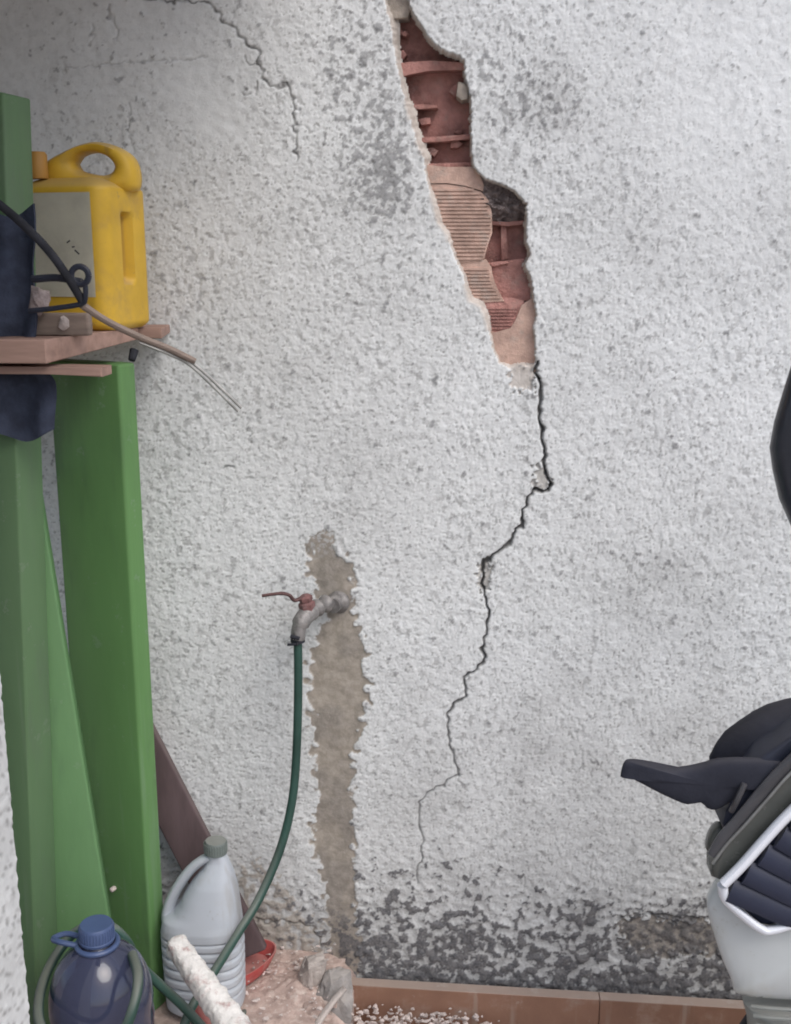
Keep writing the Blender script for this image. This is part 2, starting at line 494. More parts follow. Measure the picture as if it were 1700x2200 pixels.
HAIR = [  # thin cracks: points, half width, darkness
    (fk([(300, -4), (335, 0), (440, 4), (455, 14), (472, 42), (486, 52), (508, 72), (524, 90), (548, 106), (553, 130), (560, 168), (574, 186), (602, 179), (616, 184), (624, 205), (630, 238), (626, 258), (631, 300), (632, 345)]), 2.6, 0.85),
    (fk([(524, 124), (533, 134), (546, 137), (552, 128)]), 1.6, 0.6),
    (fk([(553, 178), (540, 196), (522, 202)]), 1.8, 0.6),
    (fk([(100, 152), (190, 140), (300, 128), (395, 128), (440, 118)]), 1.2, 0.35),
    (fk([(236, 10), (238, 40), (248, 62), (247, 85)]), 2.6, 0.45),
    (fk([(196, 55), (200, 72), (190, 90)]), 1.6, 0.4),
    (fk([(276, 225), (278, 300), (282, 330)]), 1.5, 0.4),
    (fk([(548, 1963), (585, 1966), (640, 1969), (664, 1976), (680, 2000), (692, 2022)]), 2.4, 0.8),
    (fk([(470, 998), (492, 996), (498, 1000)]), 1.8, 0.7),
    (fk([(1315, 1965), (1335, 1957), (1380, 1950), (1440, 1956), (1520, 1962)]), 2.8, 0.8),
    (fk([(530, 892), (532, 945), (529, 965)]), 1.2, 0.4),
    (fk([(978, 1658), (988, 1672), (996, 1680)]), 1.4, 0.5),
    (fk([(628, 262), (650, 275), (668, 280)]), 1.2, 0.4),
]
PATCH = fk([(668, 1140), (690, 1128), (706, 1140), (712, 1168), (735, 1190), (752, 1205), (756, 1240), (752, 1262), (750, 1295), (762, 1320), (770, 1345), (778, 1372), (784, 1398), (770, 1418), (778, 1440), (786, 1468),
            (790, 1500), (772, 1515), (776, 1548), (765, 1585), (752, 1612), (756, 1660), (748, 1700), (756, 1745), (762, 1790), (754, 1840), (760, 1900), (752, 1960), (770, 2010), (760, 2080), (700, 2090), (704, 2010), (696, 1940),
            (690, 1860), (664, 1800), (668, 1750), (680, 1700), (672, 1640), (668, 1570), (660, 1500), (656, 1430), (668, 1380), (690, 1330), (700, 1290), (672, 1262), (682, 1240), (652, 1218), (660, 1190), (650, 1160)])

def build_wall():
    step = 0.002
    c = [at(x, y, 0) for x, y in ((0, 0), (1700, 0), (0, 2200), (1700, 2200))]
    x0 = min(p.x for p in c) - 0.12
    x1 = max(p.x for p in c) + 0.12
    z0 = 0.0
    z1 = max(p.z for p in c) + 0.06
    w = int((x1 - x0) / step) + 1
    h = int((z1 - z0) / step) + 1
    xs = x0 + np.arange(w) * step
    zs = z0 + np.arange(h) * step
    GX, GZ = np.meshgrid(xs, zs)
    # photograph pixel of each wall point
    R = np.array(RI)
    dx = GX - CAM_POS.x; dy = 0 - CAM_POS.y; dz = GZ - CAM_POS.z
    cx = R[0, 0] * dx + R[0, 1] * dy + R[0, 2] * dz
    cy = R[1, 0] * dx + R[1, 1] * dy + R[1, 2] * dz
    cz = R[2, 0] * dx + R[2, 1] * dy + R[2, 2] * dz
    PX = 850 + F * cx / -cz
    PY = 1100 - F * cy / -cz
    def blob(x, y, rx, ry):
        return np.exp(-(((PX - x) / rx) ** 2 + ((PY - y) / ry) ** 2))
    n = lambda wl_, **k: bandnoise(h, w, step, wl_, **k)
    n12 = n(0.014); n7 = n(0.0075); n25 = n(0.028); n45 = n(0.05); n5 = n(0.0055)
    big = lownoise(h, w, step, 0.30)
    mid = lownoise(h, w, step, 0.10)
    # smoother, more trowelled toward the upper right and upper left; coarser low down
    upr = sstep(PX, 1150, 1600) * sstep(PY, 800, 150)
    upl = sstep(PX + 40 * mid, 640, 380) * sstep(PY + 40 * mid, 430, 180)
    smooth = np.clip(0.55 * upr + 0.88 * upl, 0, 0.9)
    low = sstep(PY, 1780, 2000)
    relief = (0.00015 * n12 + 0.00017 * n7 + 0.00012 * n5) * (1 - smooth) + 0.0004 * n25 * (0.6 + 0.7 * low) + 0.0003 * mid
    relief += low * 0.0005 * np.tanh(1.5 * n25)
    wx = PX + 4.5 * n12 + 2.0 * n7
    wy = PY + 4.5 * np.roll(n12, 333, 1) + 2.0 * np.roll(n7, 211, 0)
    # pits hold dirt
    # short strokes: level on the right, more upright on the left
    sh = bandnoise(h, w, step, 0.0170, 0.50, 0.62, 1.25)
    sv = bandnoise(h, w, step, 0.0172, 0.50, 1.15, 0.74)
    k = sstep(PX + 60 * mid, 780, 1050) * 0.85
    stroke = (sh * k + sv * (1 - k)) / np.sqrt(k * k + (1 - k) ** 2)
    dens = lownoise(h, w, step, 0.045)
    grime = 1 + 0.5 * blob(790, 200, 120, 330) + 0.8 * blob(1160, 210, 160, 190) + 0.3 * sstep(PX, 700, 350) * sstep(PY, 1200, 500) + 0.3 * blob(1400, 1450, 320, 400) - 0.5 * upr
    sc_ = lownoise(h, w, step, 0.12)
    coarse = sstep(sc_, -0.6, 0.8)
    n20 = bandnoise(h, w, step, 0.031, 0.55, 0.75, 1.1)
    lump = (0.95 - 0.5 * coarse) * stroke + (0.25 + 0.6 * coarse) * n20 + 0.32 * n7 + 0.15 * n5
    gate = sstep(0.7 * dens + 0.6 * sc_ + 0.25 * n25 + 0.9 * (grime - 1), -0.9, 1.1)
    gaps = sstep(-lump, 0.55 - 0.3 * gate, 2.0)                    # narrow gaps between the flakes of the coat
    pits = sstep(-(0.6 * stroke + 0.7 * n7 + 0.35 * dens), 1.4 - 0.3 * (grime - 1), 2.5)
    edge = np.exp(-((lump + 0.62) / 0.24) ** 2) * sstep(n12 + 0.5 * n25 + 0.5 * dens, -0.4, 0.9)      # flake edge shading, painted in as thin dark lines
    dirt = np.maximum(0.44 * gaps * (0.10 + 0.90 * gate), 0.62 * pits)
    dirt = np.maximum(dirt, 0.50 * edge * (0.35 + 0.65 * gate))  # painted edge shading goes into the same mask as the dirt
    nick = bandnoise(h, w, step, 0.012, 0.45, 0.55, 1.2) * k + bandnoise(h, w, step, 0.012, 0.45, 1.2, 0.6) * (1 - k)
    dirt = np.maximum(dirt, 0.72 * sstep(-nick / np.sqrt(k * k + (1 - k) ** 2), 1.75, 2.7) * sstep(dens, -0.9, 0.4))
    dirt = np.clip(dirt * (0.8 + 0.2 * grime) * (1 - 0.8 * smooth), 0, 0.9)
    relief = relief + (0.00050 * np.tanh(1.9 * (lump + 0.75)) - 0.0003 * pits) * (0.6 + 0.4 * gate) * (1 - smooth)
    # general soiling
    soil = 0.13 + 0.05 * big + 0.10 * sstep(PY, 700, 1700)
    soil += 0.16 * blob(800, 150, 110, 260) + 0.22 * blob(1190, 190, 150, 150) + 0.14 * blob(1050, 330, 120, 120) + 0.22 * blob(840, 400, 60, 90)
    soil += 0.06 * blob(1380, 1480, 300, 400) + 0.05 * blob(800, 900, 110, 300)
    soil += 0.22 * sstep(PY, 1700, 1950) + 0.28 * sstep(PY, 1880, 2040)
    drip = bandnoise(h, w, step, 0.09, 0.6, 1.0, 0.06)
    soil += 0.055 * np.clip(drip, 0, 2) * (0.35 + blob(820, 800, 140, 420) + blob(1250, 500, 260, 500) + blob(1150, 1600, 250, 300))
    soil += 0.10 * blob(640, 640, 300, 500)
    soil = np.clip(soil * (0.92 + 0.14 * mid), 0, 0.8)
    # mould: patchy dark growth low on the wall and beside the broken plaster
    mw = -3.3 + 0 * PX
    mw += 3.45 * sstep(PY, 1730, 2040) * (0.25 + 0.75 * sstep(PX, 600, 800)) + 0.9 * sstep(PY, 2040, 2130)
    mw -= 0.8 * sstep(PX, 900, 1250) * sstep(PY, 2000, 1900)
    mw += 1.8 * blob(775, 150, 95, 260) + 1.6 * blob(845, 400, 60, 90) + 1.9 * blob(1140, 190, 120, 110) + 1.6 * blob(1050, 130, 30, 30)
    mw += 1.5 * blob(600, 1940, 100, 60) + 3.4 * blob(1075, 400, 60, 40)
    mf = 0.75 * n25 + 0.42 * n12 + 0.22 * n7 + 0.45 * mid + 0.55 * n45
    ed = 0.35 * sstep(PY, 1900, 1750)
    mould = sstep(mf + mw, -0.55 - ed, 0.35 + ed) * (0.88 + 0.08 * n7.clip(-1, 1))
    mot = sstep(0.75 * n25 + 0.55 * n12 + 0.3 * n7 + 0.3 * mid + 2.3 * blob(775, 160, 105, 280) + 2.2 * blob(850, 410, 65, 95) + 1.7 * blob(1130, 230, 120, 170) + 1.6 * blob(1040, 140, 50, 60) - 2.1, -0.25, 0.30)
    mould = np.clip(mould * (0.62 + 0.38 * sstep(PY, 1500, 1900)), 0, 0.95)
    mould = np.maximum(mould, 0.50 * mot)
    # bare cement: filled chase below and around the tap, and spots where the coat has come off
    qx = PX + 6 * n25 + 1.0 * n12 + 1.0 * n7; qy = PY + 6 * np.roll(n25, 300, 0) + 1.2 * n7
    pd = seg_dist(qx, qy, PATCH, True)
    pin = inside(qx, qy, PATCH)
    psd = np.where(pin, pd, -pd)
    cement = sstep(psd, -2.5, 2.5)
    top_fade = sstep(PY, 1120, 1225)
    damp = np.where(pin, np.clip(0.25 + 0.30 * mid + 0.25 * n45 * 0.6 + 0.25 * sstep(PY, 1500, 2050), 0, 0.7), 0)
    cement *= np.clip(top_fade + sstep(0.4 * n7 + 0.6 * n12, -0.5, 0.4), 0, 1)
    spall = fk([(1318, 1968), (1345, 1955), (1400, 1958), (1450, 1968), (1530, 1966), (1555, 2010), (1530, 2040), (1450, 2030), (1420, 2050), (1370, 2035), (1335, 2020), (1322, 1995)])
    sp = inside(wx + 6 * n25, wy + 6 * np.roll(n25, 100, 0), spall)
    cement = np.maximum(cement, 0.9 * sp)
    peel = fk([(520, 1835), (570, 1850), (600, 1880), (660, 1960), (690, 2020), (690, 2060), (500, 2060), (500, 1900)])
    pe = inside(wx + 14 * n25, wy + 14 * np.roll(n25, 100, 0), peel) * sstep(n25 + 0.6 * mid + 0.5 * sstep(PY, 1930, 2000), -0.6, 0.2)
    cement = np.maximum(cement, 0.75 * pe)
    mould = np.where(sp, mould * 0.55 + 0.34, mould)
    damp_keep = damp
    mould *= 1 - 0.85 * cement * sstep(PY, 2010, 1900)
    relief = relief * (1 - 0.72 * sstep(psd, -3, 4)) + 0.0022 * sstep(psd, -4, 3) * -1 + 0.0007 * mid * sstep(psd, 0, 6)
    relief = relief - 0.0035 * sp
    chip = fk([(1142, 990), (1158, 992), (1166, 1016), (1176, 1034), (1170, 1044), (1138, 1046), (1134, 1030), (1142, 1018)])
    chip2 = fk([(1020, 1200), (1046, 1192), (1048, 1215), (1040, 1255), (1030, 1275), (1018, 1240)])
    scar = fk([(1084, 776), (1142, 782), (1143, 800), (1138, 832), (1100, 834), (1090, 822)])
    soft = np.zeros_like(PX)
    for poly, dep in ((chip, 0.006), (chip2, 0.006), (scar, 0.006)):
        q = inside(wx, wy, poly)
        soft = np.maximum(soft, q * 1.0)
        relief = np.where(q, relief * 0.5 - dep, relief)
    # broken plaster
    hd = seg_dist(wx * 0.16 + PX * 0.84, wy * 0.16 + PY * 0.84, HOLE, True, reach=70)
    hin = inside(wx * 0.16 + PX * 0.84, wy * 0.16 + PY * 0.84, HOLE)
    dl = seg_dist(PX, PY, HOLE_L, False, reach=120)
    dr = seg_dist(PX, PY, HOLE_R, False, reach=120)
    leftness = sstep(dr - dl, -6, 6)
    wslope = 3.0 + (11 + 4 * np.clip(mid, -1, 1)) * leftness
    depth = np.where(hin, 0.030 * np.clip(hd / wslope, 0, 1) ** 0.8, 0)
    rim = np.where(hin, 1.0, sstep(-hd, -9, -1) * 0.7 * (mid > -0.2)) * sstep(hd, 70, 40)
    rim = np.where(hin, np.maximum(rim, 0.9), rim * (0.35 + 0.65 * leftness))
    rim = np.maximum(rim, 0.8 * soft * (wy < 850)) 
    cement = np.maximum(cement, 0.55 * soft * (wy > 850))
    Yd = -relief + depth
    # cracks
    cd = seg_dist(PX + 1.5 * n25 + 0.5 * n12, PY + 1.5 * np.roll(n25, 200, 1) + 0.5 * n12, CRACK, False, CRACK_W, reach=40)
    crack = sstep(-cd, -2.4, 1.4) * (0.95 - 0.3 * sstep(PY, 1300, 1750)) * (0.92 + 0.08 * np.clip(n45, -1, 1))
    Yd += (0.013 - 0.008 * sstep(PY, 1250, 1750)) * sstep(-cd, -1.8, 2.2)
    for pts, hw, dk in HAIR:
        dd = seg_dist(PX + 2.6 * n25 + 1.6 * n12, PY + 2.6 * np.roll(n25, 150, 0) + 1.6 * n12, pts, False, reach=30)
        k = sstep(dd, hw + 2.2, hw * 0.3)
        crack = np.maximum(crack, dk * k * (0.65 + 0.35 * np.clip(n25, -1, 1)))
        Yd += 0.004 * k * dk
    dirt *= (1 - 0.8 * cement) * (1 - rim)
    mould *= 1 - 0.8 * rim * hin
    mould = np.maximum(mould, 0.42 * damp_keep)
    # fade relief out at the border of the fine sheet
    eb = np.minimum.reduce([GX - x0, x1 - GX, z1 - GZ]) / 0.06
    Yd = Yd * np.clip(eb, 0, 1)
    co = np.empty((h * w, 3), np.float32)
    co[:, 0] = GX.ravel(); co[:, 1] = Yd.ravel(); co[:, 2] = GZ.ravel()
    idx = np.arange(h * w).reshape(h, w)
    q = np.stack([idx[:-1, :-1], idx[:-1, 1:], idx[1:, 1:], idx[1:, :-1]], -1).reshape(-1, 4)
    deep = (hin & (hd > wslope * 1.05)).ravel()
    q = q[~deep[q].all(1)]
    # coarse rest of the wall around the fine sheet
    X0, X1, Z1, T = x0 - 3.0, x1 + 3.0, 3.0, 0.24
    ex = []
    def quad(a, b, c_, d):
        k = h * w + len(ex) * 4
        ex.append(np.array([a, b, c_, d], np.float32))
        return (k, k + 1, k + 2, k + 3)
    fx = [quad((X0, 0, 0), (x0, 0, 0), (x0, 0, Z1), (X0, 0, Z1)),
          quad((x1, 0, 0), (X1, 0, 0), (X1, 0, Z1), (x1, 0, Z1)),
          quad((x0, 0, z1), (x1, 0, z1), (x1, 0, Z1), (x0, 0, Z1)),
          quad((X0, 0, Z1), (X1, 0, Z1), (X1, T, Z1), (X0, T, Z1)),
          quad((X1, T, 0), (X0, T, 0), (X0, T, Z1), (X1, T, Z1)),
          quad((X0, T, 0), (X0, 0, 0), (X0, 0, Z1), (X0, T, Z1)),
          quad((X1, 0, 0), (X1, T, 0), (X1, T, Z1), (X1, 0, Z1))]
    co = np.concatenate([co] + ex)
    q = np.concatenate([q, np.array(fx)])
    me = bpy.data.meshes.new('house_wall')
    me.vertices.add(len(co)); me.vertices.foreach_set('co', co.ravel())
    me.loops.add(q.size); me.loops.foreach_set('vertex_index', q.astype(np.int32).ravel())
    me.polygons.add(len(q))
    me.polygons.foreach_set('loop_start', np.arange(0, q.size, 4, dtype=np.int32))
    me.polygons.foreach_set('use_smooth', np.ones(len(q), bool))
    me.update(calc_edges=True)
    for nm, arr in (('dirt', dirt), ('soil', soil), ('mould', mould), ('cement', cement), ('rim', rim), ('crack', crack)):
        a = me.attributes.new(nm, 'FLOAT', 'POINT')
        full = np.zeros(len(co), np.float32)
        full[:h * w] = np.clip(arr, 0, 1).ravel()
        if nm == 'soil':
            full[h * w:] = 0.15
        a.data.foreach_set('value', full)
    me.materials.append(M['wall'])
    o = bpy.data.objects.new('house_wall', me)
    COL.objects.link(o)
    tag(o, 'white rough stucco house wall with a long crack and broken plaster showing bricks', 'wall')
    return o

# ------------------------------------------------------------------ ground
bm = bmesh.new()
for a in ((-400, -400), (400, -400), (400, 400), (-400, 400)):
    bm.verts.new((a[0], a[1], 0))
bm.faces.new(bm.verts)
g = link('ground', bm, M['concrete'], smooth=False)
g['kind'] = 'structure'

WALL = build_wall()

# raised dusty slab in the corner on the left (uneven top)
SLAB = at(600, 2040, 0).z
bm = bmesh.new()
sx0, sx1 = at(-400, 2040, 0).x, at(752, 2120, -0.1).x
nx, ny = 90, 60
vv = []
for j in range(ny + 1):
    row = []
    for i in range(nx + 1):
        x = sx0 + (sx1 - sx0) * i / nx
        y = -0.95 + 0.955 * j / ny
        z = SLAB + 0.006 * mnoise.noise(Vector((x * 9, y * 9, 0))) + 0.003 * mnoise.noise(Vector((x * 40, y * 40, 3)))
        if i > nx - 5:
            z -= 0.004 * (i - nx + 5) ** 1.6
            x += 0.012 * mnoise.noise(Vector((y * 20, 0, 5)))
        row.append(bm.verts.new((x, y, z)))
    vv.append(row)
for j in range(ny):
    for i in range(nx):
        bm.faces.new((vv[j][i], vv[j][i + 1], vv[j + 1][i + 1], vv[j + 1][i]))
low = {}
for e in [e for e in bm.edges if e.is_boundary]:
    q = []
    for v in e.verts:
        if v not in low:
            low[v] = bm.verts.new((v.co.x, v.co.y, -0.002))
        q.append(low[v])
    bm.faces.new((e.verts[0], e.verts[1], q[1], q[0]))
o = link('concrete_slab', bm, M['dust'])
o['kind'] = 'structure'

# ------------------------------------------------------------------ bricks behind the broken plaster (parts of the wall)
def prism_part(name, outline, Y0, Y1, m, bevel=0.002, ribs=None, extra=None):
    b = bmesh.new()
    add_prism(b, outline, Y0, Y1, bevel)
    if ribs:
        y, y_end, per, inset = ribs
        while y < y_end:
            xs_ = []
            n_ = len(outline)
            for k in range(n_):
                (xa, ya), (xb, yb) = outline[k], outline[(k + 1) % n_]
                if (ya > y) != (yb > y):
                    xs_.append(xa + (y - ya) / (yb - ya) * (xb - xa))
            if len(xs_) >= 2:
                xa, xb = min(xs_) + inset, max(xs_) - inset - random.uniform(0, 4)
                if random.random() < 0.2:
                    xa += random.uniform(3, 12)
                t = per * 0.30
                if xb - xa > 8:
                    s = random.uniform(-0.8, 0.8)
                    add_prism(b, [(xa, y - t), (xb, y - t + s), (xb, y + t + s), (xa, y + t)], Y0 - 0.0026, Y0 + 0.001)
            y += per
    if extra:
        extra(b)
    return link(name, b, m, WALL, smooth=True, sharp=30)

# uppermost brick: front shell gone, its chambers open
def chambers(b):
    # back shell and the webs between the chambers, with broken edges
    def web(pts, y0=0.026, y1=0.088):
        add_prism(b, pts, y0, y1, 0.0015)
    web([(838, 138), (880, 133), (930, 130), (990, 134), (1020, 138), (1020, 152), (980, 150), (920, 152), (880, 160), (846, 172)])
    web([(866, 226), (905, 224), (938, 226), (940, 232), (908, 234), (868, 236)], 0.030)
    web([(890, 296), (950, 293), (1020, 287), (1020, 298), (960, 303), (900, 307)], 0.026)
    web([(1003, 150), (1024, 150), (1024, 290), (1006, 290)], 0.052)
    rs = random.Random(4)
    for k in range(16):
        side = k % 2
        y = rs.uniform(60, 345)
        x = (rs.uniform(842, 870) + (y - 60) * 0.24) if side else rs.uniform(975, 1012)
        r_ = rs.uniform(6, 15)
        a0 = rs.uniform(0, 6.28)
        pts = [(x + r_ * rs.uniform(0.5, 1.3) * math.cos(a0 + q * 2 * math.pi / 5), y + 0.8 * r_ * rs.uniform(0.5, 1.3) * math.sin(a0 + q * 2 * math.pi / 5)) for q in range(5)]
        add_prism(b, pts, rs.uniform(0.036, 0.054), 0.075, 0.001)
    web([(905, 352), (1020, 348), (1020, 362), (905, 364)], 0.028)
prism_part('brick', [(815, 38), (1040, 38), (1040, 362), (880, 362)], 0.060, 0.17, M['brick'], 0.0, extra=chambers)
prism_part('mortar', [(812, -60), (882, -60), (884, 18), (876, 37), (850, 40), (832, 36)], 0.020, 0.16, M['mortar'], 0.002)
prism_part('mortar', [(908, 352), (960, 360), (1014, 358), (1030, 372), (1040, 398), (1038, 412), (1000, 398), (960, 392), (930, 394), (912, 392)], 0.0175, 0.15, M['brick_pale'], 0.001)
# second brick: grooved face on the left, its right part broken away
prism_part('brick', [(912, 393), (932, 397), (962, 395), (1000, 401), (1034, 412), (1050, 430), (1057, 458), (1058, 500), (1048, 528), (1041, 556), (1020, 562), (985, 566), (960, 560), (925, 480)],
           0.019, 0.046, M['brick_pale'], 0.0008, ribs=(408, 560, 8.2, 2))
prism_part('brick', [(1018, 380), (1170, 380), (1170, 575), (1030, 575)], 0.062, 0.17, M['brick'], 0.0,
           extra=lambda b: (add_prism(b, [(1050, 474), (1090, 478), (1150, 470), (1150, 478), (1092, 486), (1050, 482)], 0.036, 0.09, 0.001),
                            add_prism(b, [(1076, 484), (1088, 482), (1092, 556), (1078, 560)], 0.044, 0.09, 0.001)))
# rough grey mortar hanging at the top of the right-hand chamber
b = bmesh.new()
mv = []
for j in range(45):
    row = []
    for i in range(45):
        x, y = 1034 + 112 * i / 44, 384 + 96 * j / 44 + 3 * math.sin(i * 0.9)
        nn = mnoise.noise(Vector((x * 0.06, y * 0.09, 1))) + 0.6 * mnoise.noise(Vector((x * 0.17, y * 0.25, 5)))
        dd = 0.022 + 0.010 * nn + 0.020 * max(0, (j - 30) / 14.0)
        row.append(b.verts.new(at(x, y, max(dd, 0.012))))
    mv.append(row)
for j in range(44):
    for i in range(44):
        b.faces.new((mv[j][i], mv[j][i + 1], mv[j + 1][i + 1], mv[j + 1][i]))
bmesh.ops.solidify(b, geom=list(b.faces), thickness=0.006)
link('mortar', b, M['mortar_dark'], WALL, smooth=True, sharp=60)
# third brick, lower: face split in two levels
prism_part('brick', [(978, 562), (1020, 561), (1044, 556), (1056, 574), (1060, 600), (1070, 622), (1084, 648), (1040, 650), (1000, 648), (980, 600)],
           0.0205, 0.06, M['brick_pale'], 0.0008, ribs=(578, 644, 7.6, 4))
prism_part('brick', [(1040, 566), (1085, 560), (1120, 556), (1150, 556), (1160, 640), (1120, 648), (1080, 650), (1060, 640)], 0.034, 0.14, M['brick'], 0.002,
           extra=lambda b: (add_prism(b, [(1054, 566), (1090, 560), (1094, 566), (1056, 573)], 0.026, 0.05, 0.001),))
prism_part('brick', [(1000, 640), (1060, 640), (1100, 640), (1126, 646), (1130, 662), (1116, 690), (1108, 716), (1060, 722), (1036, 704), (1010, 660)],
           0.022, 0.12, M['brick'], 0.0008, ribs=(662, 712, 7.2, 14))
prism_part('mortar', [(1036, 696), (1062, 716), (1098, 706), (1108, 688), (1120, 656), (1160, 630), (1165, 800), (1070, 800)], 0.0165, 0.12, M['brick_pale'], 0.0012)
prism_part('mortar', [(984, 175), (998, 178), (1006, 192), (1006, 212), (992, 216), (980, 206)], 0.012, 0.06, M['mortar'], 0.003)

# ------------------------------------------------------------------ terracotta skirting tiles at the wall foot
SKY = -0.045
top = at(745, 2116, SKY).z
FALL = 0.016                       # the floor falls a little to the right
root = thing('skirting', 'row of brown terracotta skirting tiles along the wall foot', 'skirting', (at(740, 2104, SKY).x, SKY, 0))
edges = [at(x, 2110, SKY).x for x in (738, 1291, 1800)] + [at(1800, 2110, SKY).x + 0.5 * k for k in (1, 2)]
for k in range(len(edges) - 1):
    b = bmesh.new()
    dz = random.uniform(-0.002, 0.002)
    add_box(b, (edges[k] + 0.0005, SKY + random.uniform(-0.001, 0.001), 0.0), (edges[k + 1] - 0.0005, -0.020, top + dz), bevel=0.0012, seg=1)
    for v in b.verts:
        if v.co.z > 0.03:
            v.co.z -= FALL * (v.co.x - edges[0])
    link('tile', b, M['terracotta'], root)
b = bmesh.new()
add_box(b, (edges[0] + 0.004, -0.028, 0.0), (edges[-1], -0.004, top - 0.012))
for v in b.verts:
    if v.co.z > 0.03:
        v.co.z -= FALL * (v.co.x - edges[0])
link('bedding_mortar', b, M['grout'], root, smooth=False)

# ------------------------------------------------------------------ green posts and boards
def post(name, label, px_edges, Yc, zb, zt, rot, wx_, wy_, m, lean=0.0, bevel=0.006, tilt_y=0.0):
    """upright rectangular post; px_edges: (px, py) of its axis, at depth Yc"""
    c = at(px_edges[0], px_edges[1], Yc)
    o = thing(name, label, 'post', (c.x, Yc, zb))
    b = bmesh.new()
    mt = Matrix.Translation(Vector((c.x, Yc, 0))) @ Matrix.Rotation(rad(lean), 4, 'Y') @ Matrix.Rotation(rad(tilt_y), 4, 'X') @ Matrix.Rotation(rad(rot), 4, 'Z') @ Matrix.Translation(Vector((0, 0, 0)))
    add_box(b, (-wx_ / 2, -wy_ / 2, zb - c.z), (wx_ / 2, wy_ / 2, zt - c.z), Matrix.Translation((0, 0, c.z)) @ mt, bevel=bevel, seg=3)
    return o, b

# tall post on the left: two faces in view, its edge toward the camera
def beam(name, label, top_px, bot_px, Ytop, Ybot, half_w, half_t, m, roll=0.0, cat='board', part='board', bevel=0.004):
    a = at(*top_px, Ytop)
    c = at(*bot_px, Ybot)
    ax = (a - c).normalized()
    side = Vector((math.cos(rad(roll)), -math.sin(rad(roll)), 0))
    side = (side - ax * side.dot(ax)).normalized()
    nrm = ax.cross(side)
    o = thing(name, label, cat, c)
    b = bmesh.new()
    mt = obox(c, side, nrm, ax)
    add_box(b, (-half_w, -half_t, 0), (half_w, half_t, (a - c).length), mt, bevel=bevel, seg=3)
    link(part, b, m, o)
    return o
B1 = beam('green_post', 'tall pale green post at the left edge, rising past the shelf', (-9, 205), (72, 2268), -0.30, -0.30, 0.0365, 0.033, M['green_grey'], roll=14, cat='post', part='shaft', bevel=0.0035)


# leaning board behind it
beam('green_board', 'pale green board leaning between the two green posts', (8, 1000), (196, 2120), -0.22, -0.26, 0.053, 0.014, M['green_pale'], roll=-12)

# broad post carrying the shelf, turned so one narrow face catches the light
A_Y = -0.155
pa = at(214, 1000, A_Y)
A1 = thing('green_post', 'broad darker green post under the wooden shelf, beside the brown plank', 'post', (pa.x, A_Y, SLAB))
b = bmesh.new()
zt = at(200, 776, A_Y).z
add_box(b, (-0.078, -0.021, SLAB), (0.078, 0.021, zt), Matrix.Translation((pa.x - 0.004, A_Y, 0)) @ Matrix.Rotation(rad(-24), 4, 'Z'), bevel=0.006, seg=4)
link('shaft', b, M['green'], A1)

b = bmesh.new()
add_lathe(b, [(0.0045, -0.01), (0.0045, 0.0), (0.003, 0.0015), (0.001, 0.0018)], at(240, 1912, A_Y - 0.026), (-0.4, -0.9, 0.05), 12)
link('bolt_head', b, M['gravel'], A1)
# brown plank leaning behind the broad post
beam('brown_plank', 'dark brown plank leaning on the wall behind the white bottle', (262, 1520), (535, 2052), -0.028, -0.075, 0.040, 0.009, M['brown_plank'], cat='plank', part='plank')

# near wall end at the left edge of the view
WE = at(33, 1830, -0.62)
b = bmesh.new()
x1 = WE.x
nz, ny_ = 420, 120
def wend(y, z, x):
    return 0.0022 * mnoise.noise(Vector((y * 90, z * 90, x * 3))) + 0.0015 * mnoise.noise(Vector((y * 190, z * 190, 9)))
secs = []
for j in range(nz + 1):
    z = 2.55 * j / nz
    ring = []
    for i in range(ny_ + 1):           # face that looks along +x
        y = -0.62 - 1.0 * i / ny_
        ring.append(Vector((x1 + wend(y, z, 0), y, z)))
    for i in range(ny_ + 1):           # face that looks at the camera
        x = x1 - 0.32 * i / ny_
        ring.append(Vector((x, -1.62 + wend(x, z, 4), z)))
    ring.append(Vector((x1 - 0.32, -0.62, z)))
    secs.append(ring)
add_rings(b, secs)
pm = link('stucco_pillar', b, M['wall'], smooth=True, origin=(x1 - 0.16, -0.77, 0), sharp=50)
av = pm.data.attributes.new('dirt', 'FLOAT', 'POINT')
av.data.foreach_set('value', [max(0.0, min(0.7, 1.5 * (mnoise.noise(v.co * 95) + 0.7 * mnoise.noise(v.co * 190) - 0.22))) for v in pm.data.vertices])
av = pm.data.attributes.new('soil', 'FLOAT', 'POINT')
av.data.foreach_set('value', [max(0.0, 0.2 + 0.3 * mnoise.noise(v.co * 9)) for v in pm.data.vertices])
tag(pm, 'white stuccoed pillar cut by the lower left edge of the view', 'pillar')

# unseen lean-to roof, added above the frame to shade the top left wall
b = bmesh.new()
rx1 = at(700, 0, 0).x
segs = 60
zr = at(0, 0, 0).z + 0.15
rings = []
for i in range(segs + 1):
    x = rx1 - 2.6 + 2.6 * i / segs
    wz = 0.016 * math.sin(i * math.pi / 3)
    rings.append([Vector((x, -0.003, zr + wz + 0.10)), Vector((x, -1.15, zr + wz - 0.02)), Vector((x, -1.15, zr + wz - 0.016)), Vector((x, -0.003, zr + wz + 0.104))])
add_rings(b, rings)
rf = link('shade_roof', b, M['roof'], origin=(rx1 - 1.3, -0.5, zr))
tag(rf, 'corrugated lean-to roof over the left corner, unseen above the picture, added to shade the wall', 'roof')

